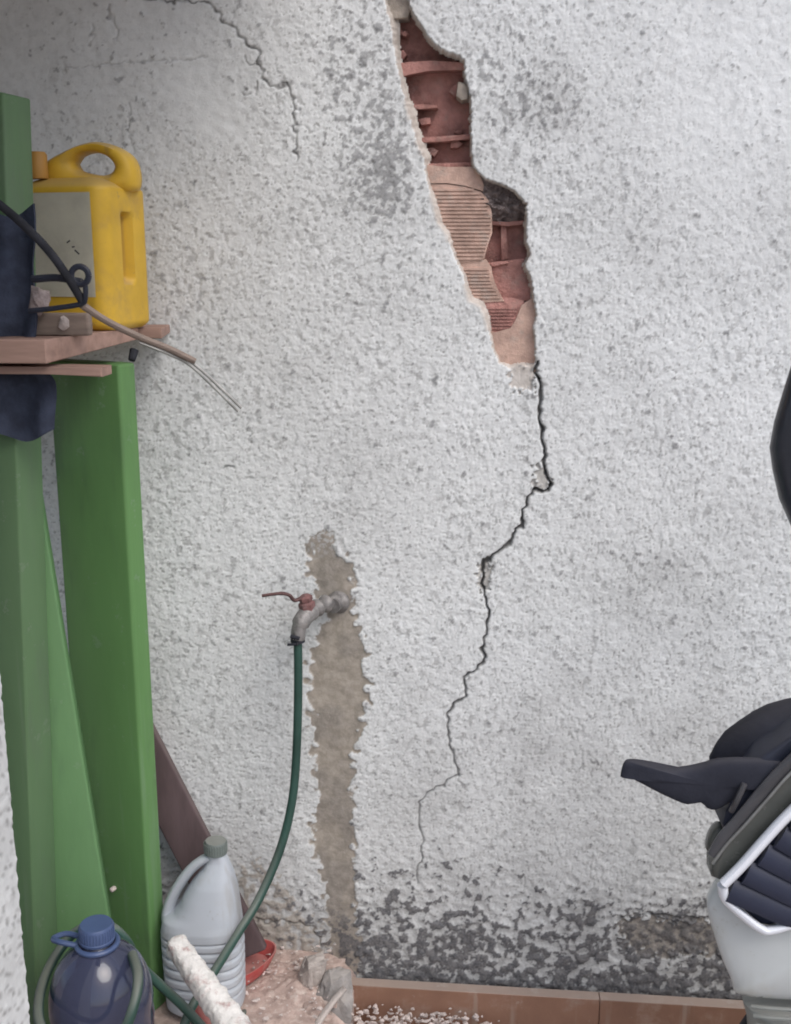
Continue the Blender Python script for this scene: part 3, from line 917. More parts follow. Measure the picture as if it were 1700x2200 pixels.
# ------------------------------------------------------------------ shelf
SH = thing('wall_shelf', 'rough pine plank shelf carried by the green posts', 'shelf', at(100, 740, -0.20))
S_TOP = 1.388
def board(name, plan, zt, thick_front, thick_back):
    b = bmesh.new()
    t = [b.verts.new((x, y, zt)) for x, y in plan]
    ym = min(y for x, y in plan); yM = max(y for x, y in plan)
    u = [b.verts.new((x, y, zt - (thick_front + (thick_back - thick_front) * (y - ym) / (yM - ym)))) for x, y in plan]
    n = len(t)
    fs = [b.faces.new(t), b.faces.new(u[::-1])] + [b.faces.new((t[k], u[k], u[(k + 1) % n], t[(k + 1) % n])) for k in range(n)]
    bmesh.ops.bevel(b, geom=list(b.edges), offset=0.0015, segments=1, affect='EDGES')
    return link(name, b, M['wood'], SH, smooth=False)
xl = at(-420, 730, -0.42).x
xr0, xr1 = at(98, 740, -0.42).x, at(300, 740, -0.125).x
board('front_plank', [(xl, -0.42), (xr0, -0.42), (xr1, -0.125), (xl, -0.125)], S_TOP, 0.034, 0.020)
board('rear_plank', [(xl, -0.122), (at(348, 715, -0.122).x, -0.122), (at(366, 715, -0.008).x, -0.008), (xl, -0.008)], S_TOP - 0.002, 0.017, 0.015)
b = bmesh.new()
add_prism(b, [(-420, 786), (100, 788), (218, 790), (219, 810), (100, 804), (-420, 804)], -0.405, -0.360, 0.002)
link('batten', b, M['wood'], SH, smooth=False)

def rock(b, c, r, sq=(1, 1, 1), sub=2, amp=0.35, fr=40):
    ret = bmesh.ops.create_icosphere(b, subdivisions=sub, radius=r)
    off = Vector((random.random() * 50, random.random() * 50, 0))
    for v in ret['verts']:
        k = 1 + amp * mnoise.noise(v.co * fr + off) + (0.35 * amp if (v.index * 7) % 3 == 0 else -0.15 * amp)
        v.co = Vector((v.co.x * sq[0], v.co.y * sq[1], v.co.z * sq[2])) * k + Vector(c)

# ------------------------------------------------------------------ yellow jerrycan
def rrect(a, b_, r, ns=18, nc=6):
    """rounded rectangle, list of (x, y, face) with face 0:+x 1:+y 2:-x 3:-y, -1 corner"""
    out = []
    for f in range(4):
        hx, hy = (a / 2, b_ / 2)
        ang = f * 90
        L = (hy if f % 2 == 0 else hx) - r
        D = hx if f % 2 == 0 else hy
        for i in range(ns + 1):
            t = -L + 2 * L * i / ns
            x, y = D, t
            ca, sa = math.cos(rad(ang)), math.sin(rad(ang))
            out.append((x * ca - y * sa, x * sa + y * ca, f, t))
        for i in range(1, nc):
            t = i / nc * 90
            x, y = D - r + r * math.cos(rad(t)), L + r * math.sin(rad(t))
            ca, sa = math.cos(rad(ang)), math.sin(rad(ang))
            out.append((x * ca - y * sa, x * sa + y * ca, -1, 0))
    return out
CY = -0.155
cb = at(197, 702, CY)
JZ = S_TOP + 0.0005
J = thing('jerrycan', 'yellow plastic jerrycan with white label on the shelf', 'jerrycan', (cb.x, CY, JZ))
a_, b_ = 0.158, 0.148        # label face width, grip face width
phi = rad(-12)
JH = at(250, 345, CY).z - JZ
def jpt(x, y, z):
    ca, sa = math.cos(phi), math.sin(phi)
    return Vector((cb.x - 0.002 + x * ca - y * sa, CY + x * sa + y * ca, JZ + z))
# faces: local -y face looks left (label), local +x face looks right (grip recess)
rings = []
nz = 70
shoulder = JH * 0.82
for j in range(nz + 1):
    z = JH * 0.89 * j / nz
    e = 0.0
    if z < 0.012:
        e = 0.010 * (1 - z / 0.012) ** 2
    if z > shoulder:
        e = 0.030 * ((z - shoulder) / (JH * 0.89 - shoulder)) ** 1.8
    ring = []
    for (x, y, f, t) in rrect(a_ - 2 * e, b_ - 2 * e, max(0.016, 0.026 - e * 0.3)):
        d = 0.0
        if f == 0 and 0.27 * JH < z < 0.70 * JH:
            zz = min(z - 0.27 * JH, 0.70 * JH - z)
            tt = 0.0175 - abs(t + 0.004)
            if tt > 0:
                d = 0.024 * min(1, tt / 0.006) * min(1, zz / 0.010)
        if f == 0:
            x -= d
        if f == 3 and 0.1 * JH < z < 0.78 * JH and abs(t) < 0.052:
            y += 0.0015
        ring.append(jpt(x, y, z))
    rings.append(ring)
b = bmesh.new()
add_rings(b, rings)
body = link('body', b, M['yellow'], J, sharp=55)
b = bmesh.new()    # moulded grip across the top, with its finger hole
OUT = [(92, 400), (92, 378), (106, 350), (142, 329), (180, 313), (216, 306), (254, 315), (284, 334), (298, 362), (301, 396), (290, 412), (200, 416), (104, 412)]
INN = [(167, 352), (178, 335), (206, 328), (236, 338), (252, 356), (248, 370), (230, 377), (202, 374), (178, 366)]
def by_angle(loop, n_, c_):
    L_ = spline([Vector((x, y, 0)) for x, y in loop + [loop[0]]], 12)
    out = []
    for q in range(n_):
        a = 2 * math.pi * q / n_
        best = max(L_, key=lambda p: ((p.x - c_[0]) * math.cos(a) + (p.y - c_[1]) * math.sin(a)) / (math.hypot(p.x - c_[0], p.y - c_[1]) + 1e-6))
        out.append((best.x, best.y))
    return out
cc_ = (211, 357)
Oo, Ii = by_angle(OUT, 56, cc_), by_angle(INN, 56, cc_)
def lp_(A, B, t, Y):
    return [Vector((at(x0 + (x1 - x0) * t, y0 + (y1 - y0) * t, CY).x, CY + Y, at(x0 + (x1 - x0) * t, y0 + (y1 - y0) * t, CY).z)) for (x0, y0), (x1, y1) in zip(A, B)]
rr_ = [lp_(Oo, Ii, 0.0, 0.0), lp_(Oo, Ii, 0.07, -0.020), lp_(Oo, Ii, 0.3, -0.030), lp_(Oo, Ii, 0.75, -0.028), lp_(Oo, Ii, 0.95, -0.018), lp_(Oo, Ii, 1.0, 0.0), lp_(Oo, Ii, 0.95, 0.018), lp_(Oo, Ii, 0.6, 0.026), lp_(Oo, Ii, 0.07, 0.020), lp_(Oo, Ii, 0.0, 0.0)]
add_rings(b, rr_, cap=False)
bmesh.ops.remove_doubles(b, verts=b.verts, dist=1e-5)
link('handle', b, M['yellow'], J, sharp=75)
b = bmesh.new()
add_lathe(b, [(0.015, 0), (0.016, 0.002), (0.016, 0.036), (0.013, 0.040)], at(82, 384, CY - 0.045), (0, 0, 1), 28)
link('cap', b, M['yellow_cap'], J)
b = bmesh.new()    # label on the face that looks left
def lpt(u, v, off=0.0014):
    return jpt(u, -b_ / 2 + 0.0013 - off, v)
LZ0, LZ1 = JH * 0.20, JH * 0.80
grid = [[b.verts.new(lpt(-0.070 + 0.128 * i / 6, LZ0 + (LZ1 - LZ0) * j / 10)) for i in range(7)] for j in range(11)]
for j in range(10):
    for i in range(6):
        b.faces.new((grid[j][i], grid[j][i + 1], grid[j + 1][i + 1], grid[j + 1][i]))
r = bmesh.ops.extrude_face_region(b, geom=list(b.faces))
lab = link('label', b, M['label'], J)
b = bmesh.new()
for u, v, w_, h_, an in ((0.016, 0.52, 0.007, 0.0022, 30), (0.030, 0.46, 0.010, 0.0024, -40), (0.024, 0.49, 0.005, 0.002, 10)):
    ca, sa = math.cos(rad(an)), math.sin(rad(an))
    q = []
    for sx_, sy_ in ((-1, -1), (1, -1), (1, 1), (-1, 1)):
        q.append(b.verts.new(lpt(u + (sx_ * w_ * ca - sy_ * h_ * sa) / 2, JH * v + (sx_ * w_ * sa + sy_ * h_ * ca) / 2, 0.0019)))
    b.faces.new(q)
link('print_mark', b, M['ink'], lab)

# ------------------------------------------------------------------ small things on the shelf
# added sheet standing in for shade on the tall post, behind the shelf front
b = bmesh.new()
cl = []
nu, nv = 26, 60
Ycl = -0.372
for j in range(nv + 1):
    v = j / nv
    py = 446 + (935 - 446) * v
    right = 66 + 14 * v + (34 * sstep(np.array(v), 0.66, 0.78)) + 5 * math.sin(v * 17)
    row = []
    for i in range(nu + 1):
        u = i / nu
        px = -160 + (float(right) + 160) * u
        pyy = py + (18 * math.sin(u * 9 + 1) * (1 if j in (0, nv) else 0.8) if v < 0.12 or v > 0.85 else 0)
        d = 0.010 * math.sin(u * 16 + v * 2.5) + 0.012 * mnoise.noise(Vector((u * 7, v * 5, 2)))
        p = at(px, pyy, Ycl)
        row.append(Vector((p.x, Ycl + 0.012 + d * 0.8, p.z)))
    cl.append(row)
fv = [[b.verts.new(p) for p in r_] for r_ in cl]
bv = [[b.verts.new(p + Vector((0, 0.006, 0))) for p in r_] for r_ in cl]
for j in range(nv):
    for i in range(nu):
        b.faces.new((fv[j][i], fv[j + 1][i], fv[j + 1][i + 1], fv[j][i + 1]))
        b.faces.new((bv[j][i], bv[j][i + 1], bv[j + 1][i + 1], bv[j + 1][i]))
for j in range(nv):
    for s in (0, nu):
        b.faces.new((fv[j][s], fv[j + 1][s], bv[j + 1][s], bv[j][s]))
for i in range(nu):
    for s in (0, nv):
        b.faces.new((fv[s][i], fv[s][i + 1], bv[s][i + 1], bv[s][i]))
o = link('shade_sheet', b, M['navy'], origin=at(30, 900, Ycl), sharp=80)
tag(o, 'added dark navy sheet standing in for shade on the tall green post by the shelf', 'cloth')

# dark cable that runs down to the stick
b = bmesh.new()
cable = spline([at(-120, 352, -0.42), at(0, 440, -0.42), at(60, 492, -0.415), at(110, 545, -0.41), at(150, 602, -0.405), at(180, 652, -0.388)], 8)
add_tube(b, cable, 0.0062, 10)
o = link('black_cable', b, M['rubber'], origin=cable[-1])
tag(o, 'black cable slanting down across the jerrycan label', 'cable')
# bare stick poking out over the shelf
b = bmesh.new()
st = spline([at(176, 655, -0.385), at(230, 690, -0.36), at(300, 724, -0.335), at(360, 748, -0.32), at(420, 777, -0.31)], 6)
add_tube(b, st, [0.0068, 0.0072] + [0.0066] * (len(st) - 3) + [0.006], 10, flat=(1.0, 0.8))
o = link('stick', b, M['wood_grey'], origin=st[0])
tag(o, 'grey wooden stick poking out past the shelf end', 'stick')
# bent double wire under it
WR = thing('bent_wire', 'pair of thin bent steel wires drooping from the stick end', 'wire', at(340, 745, -0.25))
for off in (0, 1):
    b = bmesh.new()
    w_ = spline([at(300 + off * 4, 736 - off * 10, -0.335), at(372, 765 - off * 8, -0.318), at(410 + off * 5, 786 - off * 5, -0.312), at(458 + off * 6, 830 - off * 6, -0.305), at(512 + off * 7, 884 - off * 7, -0.30)], 8)
    add_tube(b, w_, 0.0021, 8)
    link('strand', b, M['steel'], WR)
# clamp with a ring
CLP = thing('hand_clamp', 'small dark metal clamp with a ring on the black cable', 'clamp', at(130, 600, -0.30))
b = bmesh.new()
c0 = at(70, 600, -0.392); c1 = at(176, 606, -0.392)
add_tube(b, spline([c0, c0.lerp(c1, 0.5) + Vector((0, 0, 0.004)), c1], 6), [0.0075] * 13, 10, flat=(1, 0.7))
link('jaw', b, M['black'], CLP)
b = bmesh.new()
rc = at(172, 592, -0.398)
pts = [rc + Vector((0.0125 * math.cos(t), 0, 0.0125 * math.sin(t))) for t in np.linspace(0, 2 * math.pi, 25)]
add_tube(b, pts, 0.0045, 8, cap=False)
link('ring', b, M['black'], CLP)
b = bmesh.new()
add_tube(b, spline([at(183, 606, -0.396), at(184, 632, -0.396), at(176, 652, -0.392), at(120, 662, -0.392), at(62, 668, -0.392)], 6), 0.0038, 8)
link('arm', b, M['black'], CLP)
# little timber block and stone lump
b = bmesh.new()
p0, p1 = at(60, 712, -0.33), at(196, 672, -0.33)
add_box(b, (p0.x, -0.345, S_TOP + 0.0005), (p1.x, -0.325, p1.z), bevel=0.003)
o = link('timber_offcut', b, M['wood_grey'], origin=(p0.x, -0.335, S_TOP), smooth=False)
tag(o, 'greyish timber offcut lying on the shelf in front of the jerrycan', 'timber')
b = bmesh.new()
rock(b, at(138, 694, -0.345), 0.0085, (1, 0.7, 1.15), 2, 0.4, 90)
link('knot', b, M['gravel'], o, smooth=False)
b = bmesh.new()
rock(b, at(84, 645, -0.36), 0.016, (1, 0.8, 1.3), 2, 0.4, 50)
o = link('mortar_lump', b, M['mortar_dark'], origin=at(84, 655, -0.36), smooth=False)
tag(o, 'grey mortar lump beside the dark shade sheet, on the timber offcut', 'stone')
b = bmesh.new()
add_tube(b, [at(289, 752, -0.12), at(283, 774, -0.13)], [0.008, 0.006], 8)
o = link('bolt', b, M['rubber'], origin=at(286, 752, -0.12))
tag(o, 'dark bolt end under the right end of the shelf', 'bolt')

# ------------------------------------------------------------------ garden tap
TP = thing('garden_tap', 'old limed garden tap with red lever in the wall', 'tap', at(735, 1290, 0))
b = bmesh.new()
w0 = at(728, 1292, 0.006)
add_lathe(b, [(0.022, 0), (0.022, 0.006), (0.019, 0.010), (0.014, 0.012), (0.014, 0.030)], w0, (-0.25, -1, 0.0), 28)
link('flange', b, M['tap'], TP)
b = bmesh.new()
body_pts = spline([at(722, 1293, -0.004), at(700, 1297, -0.030), at(678, 1308, -0.058), at(658, 1322, -0.080), at(644, 1345, -0.092), at(640, 1372, -0.094)], 6)
nB = len(body_pts)
add_tube(b, body_pts, [0.0135 + 0.0035 * math.sin(i * 1.3) * (i < nB * 0.45) + (0.003 if nB * 0.45 < i < nB * 0.75 else 0) for i in range(nB)], 16)
link('spout', b, M['tap'], TP)
b = bmesh.new()
vb = at(662, 1312, -0.076)
vt = at(655, 1278, -0.080)
ax = (vt - vb)
add_lathe(b, [(0.0135, 0), (0.015, 0.008), (0.015, 0.016), (0.011, 0.019), (0.013, 0.022), (0.013, 0.028), (0.008, 0.031)], vb, ax, 6)
link('bonnet', b, M['tap_red'], TP)
b = bmesh.new()
add_tube(b, spline([at(655, 1280, -0.082), at(634, 1290, -0.090), at(622, 1279, -0.098), at(606, 1275, -0.102), at(584, 1277, -0.105), at(563, 1280, -0.107)], 6), [0.0048] * 20 + [0.0042] * 11, 10, flat=(1.0, 0.7))
link('lever', b, M['tap_lever'], TP)
b = bmesh.new()
add_lathe(b, [(0.0105, -0.006), (0.0132, -0.006), (0.0132, 0.006), (0.0105, 0.006)], at(640, 1372, -0.094), (0, 0, 1), 24)
add_tube(b, [at(644, 1372, -0.11), at(624, 1366, -0.11)], 0.0032, 8)
add_tube(b, [at(640, 1384, -0.11), at(618, 1385, -0.108)], 0.0025, 8)
link('hose_clip', b, M['rubber'], TP)

# ------------------------------------------------------------------ green garden hose
HR = 0.0080
hp = [at(640, 1376, -0.094), at(641, 1440, -0.096), at(640, 1540, -0.10), at(636, 1640, -0.105), at(628, 1720, -0.115), at(610, 1800, -0.13), at(585, 1870, -0.155), at(552, 1940, -0.19), at(515, 2000, -0.23), at(462, 2085, -0.275),
      at(428, 2138, -0.305), at(400, 2192, -0.335)]
fl = SLAB + HR
# lies on the slab: an arch to the right, then loops round the blue bottle
c_ = Vector((hp[-1].x, hp[-1].y, fl))
BB = at(207, 1990, -0.47)                     # neck of the blue bottle
bx, by = BB.x, -0.47
tail = [c_ + Vector((-0.02, -0.05, 0.01)), c_ + Vector((0.03, -0.13, 0.0)), c_ + Vector((0.12, -0.15, 0.004))]
arch = [at(655, 2196, -0.19), at(625, 2172, -0.16), at(580, 2162, -0.15), at(535, 2172, -0.17), at(500, 2200, -0.23)]
hp += tail + arch + [Vector((c_.x - 0.03, -0.40, fl)), Vector((c_.x - 0.08, -0.52, fl))]
b = bmesh.new()
add_tube(b, spline(hp, 8), HR, 12)
o = link('garden_hose', b, M['hose'], origin=hp[0])
tag(o, 'dark green garden hose hanging from the tap to the slab', 'hose')
# second length: loop slung round the shoulder of the blue bottle
lp = [at(440, 2212, -0.36), at(392, 2160, -0.36), at(340, 2112, -0.37), at(300, 2072, -0.385), at(272, 2022, -0.40), at(240, 1992, -0.405), at(205, 1985, -0.40), at(160, 2005, -0.40), at(128, 2042, -0.42), at(100, 2092, -0.46), at(84, 2150, -0.52), at(88, 2205, -0.57),
      at(130, 2260, -0.60), at(200, 2268, -0.60), at(258, 2228, -0.585), at(288, 2160, -0.565), at(297, 2098, -0.53), at(285, 2052, -0.47)]
b = bmesh.new()
add_tube(b, spline(lp, 8), 0.0080, 12)
o = link('hose_loop', b, M['hose'], origin=lp[0])
tag(o, 'loop of green hose slung round the big blue bottle', 'hose')

# ------------------------------------------------------------------ big blue water bottle
cap_top = at(205, 1985, -0.47)
BH = cap_top.z - SLAB
BLU = thing('water_bottle', 'big blue plastic water bottle with blue cap, lower left', 'bottle', (bx, by, SLAB + 0.002))
b = bmesh.new()
prof = [(0.060, 0.0), (0.074, 0.004), (0.080, 0.015)]
for k in range(12):
    z = 0.02 + (BH * 0.58 - 0.02) * k / 11
    prof.append((0.081 - 0.002 * (k % 2), z))
prof += [(0.081, BH * 0.62), (0.0785, BH * 0.69), (0.073, BH * 0.745), (0.065, BH * 0.795), (0.055, BH * 0.835), (0.043, BH * 0.868), (0.031, BH * 0.890), (0.024, BH * 0.903), (0.0215, BH * 0.925), (0.0215, BH * 0.95)]
add_lathe(b, prof, (bx, by, SLAB + 0.002), (0, 0, 1), 56)
link('body', b, M['blue_plastic'], BLU, sharp=60)
b = bmesh.new()
cz = SLAB + BH * 0.925
add_lathe(b, [(0.027, 0), (0.0275, 0.001), (0.0275, 0.004), (0.0262, 0.005), (0.0262, 0.025), (0.024, 0.028)], (bx, by, cz), (0, 0, 1), 40)
for k in range(36):
    t = 2 * math.pi * k / 36
    add_tube(b, [(bx + 0.0264 * math.cos(t), by + 0.0264 * math.sin(t), cz + 0.006), (bx + 0.0264 * math.cos(t), by + 0.0264 * math.sin(t), cz + 0.024)], 0.0009, 5)
link('cap', b, M['blue_cap'], BLU)
b = bmesh.new()
ring = [Vector((bx + 0.031 * math.cos(t), by + 0.031 * math.sin(t), cz - 0.006)) for t in np.linspace(0, 2 * math.pi, 33)]
add_tube(b, ring, 0.0042, 8, cap=False)
add_tube(b, spline([(bx - 0.030, by - 0.01, cz - 0.005), (bx - 0.055, by - 0.012, cz + 0.001), (bx - 0.070, by, cz - 0.002), (bx - 0.055, by + 0.014, cz - 0.002), (bx - 0.030, by + 0.012, cz - 0.005)], 6), 0.0045, 8)
link('neck_handle', b, M['blue_cap'], BLU)

# ------------------------------------------------------------------ white bottle with handle, standing in a red dustpan
WB_Y = -0.185
base = at(441, 2108, WB_Y)
WBZ = SLAB + 0.012
sc_ = mpp((base.x, WB_Y, 0.3))
WBT = thing('bleach_bottle', 'white ribbed plastic bottle with grip hole and grey green cap', 'bottle', (base.x, WB_Y, WBZ))
def zat(py):
    return at(440, py, WB_Y).z
def xat(px, py):
    return at(px, py, WB_Y).x
# left and right silhouette of the shell (photograph pixels)
SIL = [(2118, 366, 520), (2108, 361, 524), (2080, 358, 524), (1990, 350, 522), (1955, 348, 519), (1934, 351, 517), (1926, 353, 516), (1914, 376, 514), (1898, 388, 512), (1880, 396, 510), (1860, 409, 506), (1840, 424, 501), (1825, 437, 496), (1810, 446, 490), (1800, 446, 485), (1792, 447, 480), (1784, 448, 476)]
ys = np.array([s[0] for s in SIL][::-1], float); ls = np.array([s[1] for s in SIL][::-1], float); rs = np.array([s[2] for s in SIL][::-1], float)
rings = []
NV = 120
for j in range(NV + 1):
    py = 2118 - (2118 - 1784) * j / NV
    l = np.interp(py, ys, ls); r = np.interp(py, ys, rs)
    z = zat(py) - zat(2118) + WBZ
    x0_, x1_ = xat(l, py), xat(r, py)
    cx_ = (x0_ + x1_) / 2; hx = (x1_ - x0_) / 2
    full = 0.055 if py > 1940 else 0.055 * (0.35 + 0.65 * (py - 1784) / (1940 - 1784))
    hy = min(full, max(hx * 0.9, 0.016))
    groove = 0.0
    if 1958 < py < 2078:
        ph = (py - 1958) / 20.0
        groove = -0.0046 * max(0, math.cos(2 * math.pi * ph)) ** 3
    if j < 3:
        groove = -0.006 * (1 - j / 3)
    ring = []
    for k in range(48):
        t = 2 * math.pi * k / 48
        ct, st_ = math.cos(t), math.sin(t)
        n_ = 2.8
        rr_ = (abs(ct) ** n_ + abs(st_) ** n_) ** (-1 / n_)
        ring.append(Vector((cx_ + (hx + groove) * rr_ * ct, WB_Y + (hy + groove) * rr_ * st_, z)))
    rings.append(ring)
b = bmesh.new()
add_rings(b, rings)
link('body', b, M['white_plastic'], WBT, sharp=60)
b = bmesh.new()
def wz_(px, py):
    p = at(px, py, WB_Y)
    return Vector((p.x, WB_Y, p.z - zat(2118) + WBZ))
hpts = spline([wz_(466, 1802), wz_(444, 1806), wz_(418, 1822), wz_(396, 1846), wz_(378, 1874), wz_(365, 1903), wz_(360, 1930), wz_(366, 1958)], 8)
add_tube(b, hpts, [0.0088 + 0.0035 * (i / len(hpts)) ** 2 for i in range(len(hpts))], 14, flat=(1.5, 1.0))
link('handle', b, M['white_plastic'], WBT)
b = bmesh.new()
cc = wz_(462, 1790)
add_lathe(b, [(0.0195, 0), (0.0205, 0.001), (0.0205, 0.020), (0.0185, 0.024)], cc - Vector((0, 0, 0.004)), (0.05, 0, 1), 32)
for k in range(28):
    t = 2 * math.pi * k / 28
    p = cc + Vector((0.0206 * math.cos(t), 0.0206 * math.sin(t), 0))
    add_tube(b, [p, p + Vector((0, 0, 0.017))], 0.0010, 5)
link('cap', b, M['cap_green'], WBT)

# red dustpan under it
DP = thing('dustpan', 'red plastic dustpan full of dust under the white bottle', 'dustpan', atz(480, 2110, SLAB))
b = bmesh.new()
def fl_(px, py, dz=0.0):
    p = atz(px, py, SLAB)
    return Vector((p.x, p.y, SLAB + dz))
outl = [(318, 2030), (346, 2078), (400, 2106), (450, 2114), (505, 2108), (556, 2082), (592, 2046), (580, 2022), (500, 2012), (400, 2012)]
outer = spline([Vector(atz(*p, SLAB + 0.036)) for p in outl + [outl[0]]], 6)[:-1]
cen = sum(outer, Vector()) / len(outer)
def scl(r_, s, dz):
    return [Vector((cen.x + (p.x - cen.x) * s, min(cen.y + (p.y - cen.y) * s, -0.012), SLAB + dz)) for p in r_]
add_rings(b, [scl(outer, 0.84, 0.007), scl(outer, 0.88, 0.008), scl(outer, 1.0, 0.035), scl(outer, 1.0, 0.038), scl(outer, 0.975, 0.038), scl(outer, 0.86, 0.011), scl(outer, 0.05, 0.0105)])
link('pan', b, M['red_plastic'], DP, sharp=50)
b = bmesh.new()
add_tube(b, spline([atz(372, 2085, SLAB + 0.036), atz(398, 2128, SLAB + 0.04), atz(428, 2170, SLAB + 0.04), atz(460, 2220, SLAB + 0.035)], 6), 0.013, 10, flat=(0.7, 1.2))
link('handle', b, M['red_plastic'], DP)
# dust heap lying in it and around
b = bmesh.new()
cx_, cy_ = fl_(640, 2105).x, fl_(640, 2105).y
N1 = 46
gridv = {}
for j in range(N1 + 1):
    for i in range(N1 + 1):
        u, v = i / N1 * 2 - 1, j / N1 * 2 - 1
        x = cx_ + u * 0.085; y = cy_ + v * 0.075
        hgt = 0.014 * max(0, 1 - u * u - v * v) ** 0.8 * (0.8 + 0.5 * mnoise.noise(Vector((x * 30, y * 30, 0)))) + 0.004 * mnoise.noise(Vector((x * 90, y * 90, 2)))
        gridv[i, j] = b.verts.new((x, y, SLAB - 0.006 + hgt + 0.004))
for j in range(N1):
    for i in range(N1):
        b.faces.new((gridv[i, j], gridv[i + 1, j], gridv[i + 1, j + 1], gridv[i, j + 1]))
o = link('sweepings', b, M['dust'], origin=(cx_, cy_, SLAB), smooth=True)
o['kind'] = 'stuff'
# chips of plaster and grit lying about
b = bmesh.new()
for k in range(150):
    px, py = random.uniform(500, 720), random.uniform(2030, 2190)
    p = atz(px, py, SLAB + 0.012)
    rock(b, (p.x, p.y, SLAB + 0.010 + random.uniform(0, 0.012)), random.choice([0.0012, 0.0015, 0.002, 0.003, 0.0045]), (random.uniform(0.7, 2.0), 1, random.uniform(0.3, 0.7)), 1, 0.8, 400)
o = link('plaster_grit', b, M['gravel'], origin=fl_(600, 2100), smooth=False)
o['kind'] = 'stuff'

# ------------------------------------------------------------------ whitewashed stick
s0, s1 = at(372, 2020, -0.335), at(560, 2290, -0.50)
b = bmesh.new()
ns, nr = 90, 28
rings = []
axs = (s1 - s0).normalized()
u_ = axs.cross(Vector((0, 0, 1))).normalized(); w_ = axs.cross(u_)
for j in range(ns + 1):
    t = j / ns
    p = s0.lerp(s1, t)
    r0 = 0.017 + 0.008 * t
    if j < 4:
        r0 *= (0.55, 0.8, 0.93, 0.98)[j]
    ring = []
    for k in range(nr):
        a = 2 * math.pi * k / nr
        n_ = 3.2
        rr_ = (abs(math.cos(a)) ** n_ + abs(math.sin(a)) ** n_) ** (-1 / n_)
        d = u_ * math.cos(a) * rr_ + w_ * math.sin(a) * rr_
        ring.append(p + d * (r0 + 0.0022 * mnoise.noise((p + d * r0) * 90) + 0.0012 * mnoise.noise((p + d * r0) * 220)))
    rings.append(ring)
add_rings(b, rings)
o = link('whitewashed_stick', b, M['whitewash'], origin=s1)
tag(o, 'whitewash caked wooden stick leaning on the white bottle', 'stick')

# ------------------------------------------------------------------ broken chunks at the slab edge
def chunk(name, label, px, py, Y, size, rot, m, seed, rough=0.0030):
    random.seed(seed)
    b = bmesh.new()
    for k in range(26):
        v = Vector((random.uniform(-1, 1), random.uniform(-1, 1), random.uniform(-1, 1)))
        mx = max(abs(v.x), abs(v.y), abs(v.z))
        v = v / mx * random.uniform(0.78, 1.0)
        b.verts.new((v.x * size[0], v.y * size[1], v.z * size[2]))
    r = bmesh.ops.convex_hull(b, input=b.verts)
    bmesh.ops.delete(b, geom=[e for e in r['geom_interior'] if isinstance(e, bmesh.types.BMVert)], context='VERTS')
    bmesh.ops.subdivide_edges(b, edges=list(b.edges), cuts=5, use_grid_fill=True)
    bmesh.ops.triangulate(b, faces=list(b.faces))
    mt = Euler(tuple(rad(q) for q in rot)).to_matrix()
    c = at(px, py, Y)
    off = Vector((seed * 3.1, 0, 0))
    for v in b.verts:
        d = v.co.normalized()
        v.co = v.co + d * rough * (mnoise.noise(v.co * 60 + off) + 0.7 * mnoise.noise(v.co * 170 + off))
        v.co = mt @ v.co + c
    o = link(name, b, m, origin=c, smooth=True, sharp=28)
    tag(o, label, 'rubble')
chunk('plaster_chunk', 'pale upright plaster chunk between the dustpan and the skirting', 668, 2112, -0.10, (0.032, 0.024, 0.070), (8, 6, 20), M['rag'], 3, 0.006)
chunk('mortar_chunk', 'greyer broken mortar chunk against the skirting end', 726, 2140, -0.125, (0.042, 0.028, 0.058), (-12, 14, -15), M['mortar_grey'], 8, 0.006)
chunk('brick_chunk', 'small dusty broken lump in front of the mortar chunk', 676, 2188, -0.17, (0.034, 0.024, 0.030), (10, 30, 40), M['dust'], 5)
random.seed(21)
b = bmesh.new()
add_tube(b, [at(742, 2122, -0.155), at(718, 2148, -0.165), at(696, 2178, -0.185), at(672, 2215, -0.215)], [0.007, 0.008, 0.008, 0.009], 9, flat=(1, 0.7))
o = link('splinter', b, M['rag'], origin=at(672, 2215, -0.23))
tag(o, 'short grey wood splinter lying on the rubble', 'stick')

# white gravel heaped against the skirting
b = bmesh.new()
for k in range(900):
    px = random.uniform(690, 1080)
    hgt = 0.026 * max(0.0, 1 - ((px - 860) / 230) ** 2) + 0.004
    y = random.uniform(-0.22, -0.055)
    p = at(px, 2180, y)
    z = random.uniform(0.0, 1) ** 0.5 * (hgt + (0.03 if y > -0.15 else 0.02))
    rock(b, (p.x, y, z + 0.004), random.uniform(0.0018, 0.0055), (random.uniform(0.8, 1.6), random.uniform(0.7, 1.2), random.uniform(0.5, 1.0)), 1, 0.8, 330)
o = link('gravel_heap', b, M['gravel'], origin=(at(860, 2180, -0.1).x, -0.12, 0), smooth=False)
o['kind'] = 'stuff'

# ------------------------------------------------------------------ motor scooter at the right edge
SY = -0.52
sc0 = at(1850, 2100, SY)
S = thing('scooter', 'white motor scooter with dark louvred nose at the right edge', 'scooter', (sc0.x, SY, 0.0))
# white front apron
b = bmesh.new()
add_puff(b, [(1536, 1905), (1519, 1945), (1532, 2000), (1552, 2060), (1573, 2108), (1582, 2132), (1640, 2141), (1720, 2146), (1900, 2150), (2080, 2120), (2150, 2000), (2120, 1800), (1960, 1660), (1830, 1640), (1700, 1730), (1600, 1835)], SY, 0.035, 0.10, 9, 4, centre=(1830, 1950), pw=0.5)
link('apron', b, M['scooter_white'], S, sharp=60)
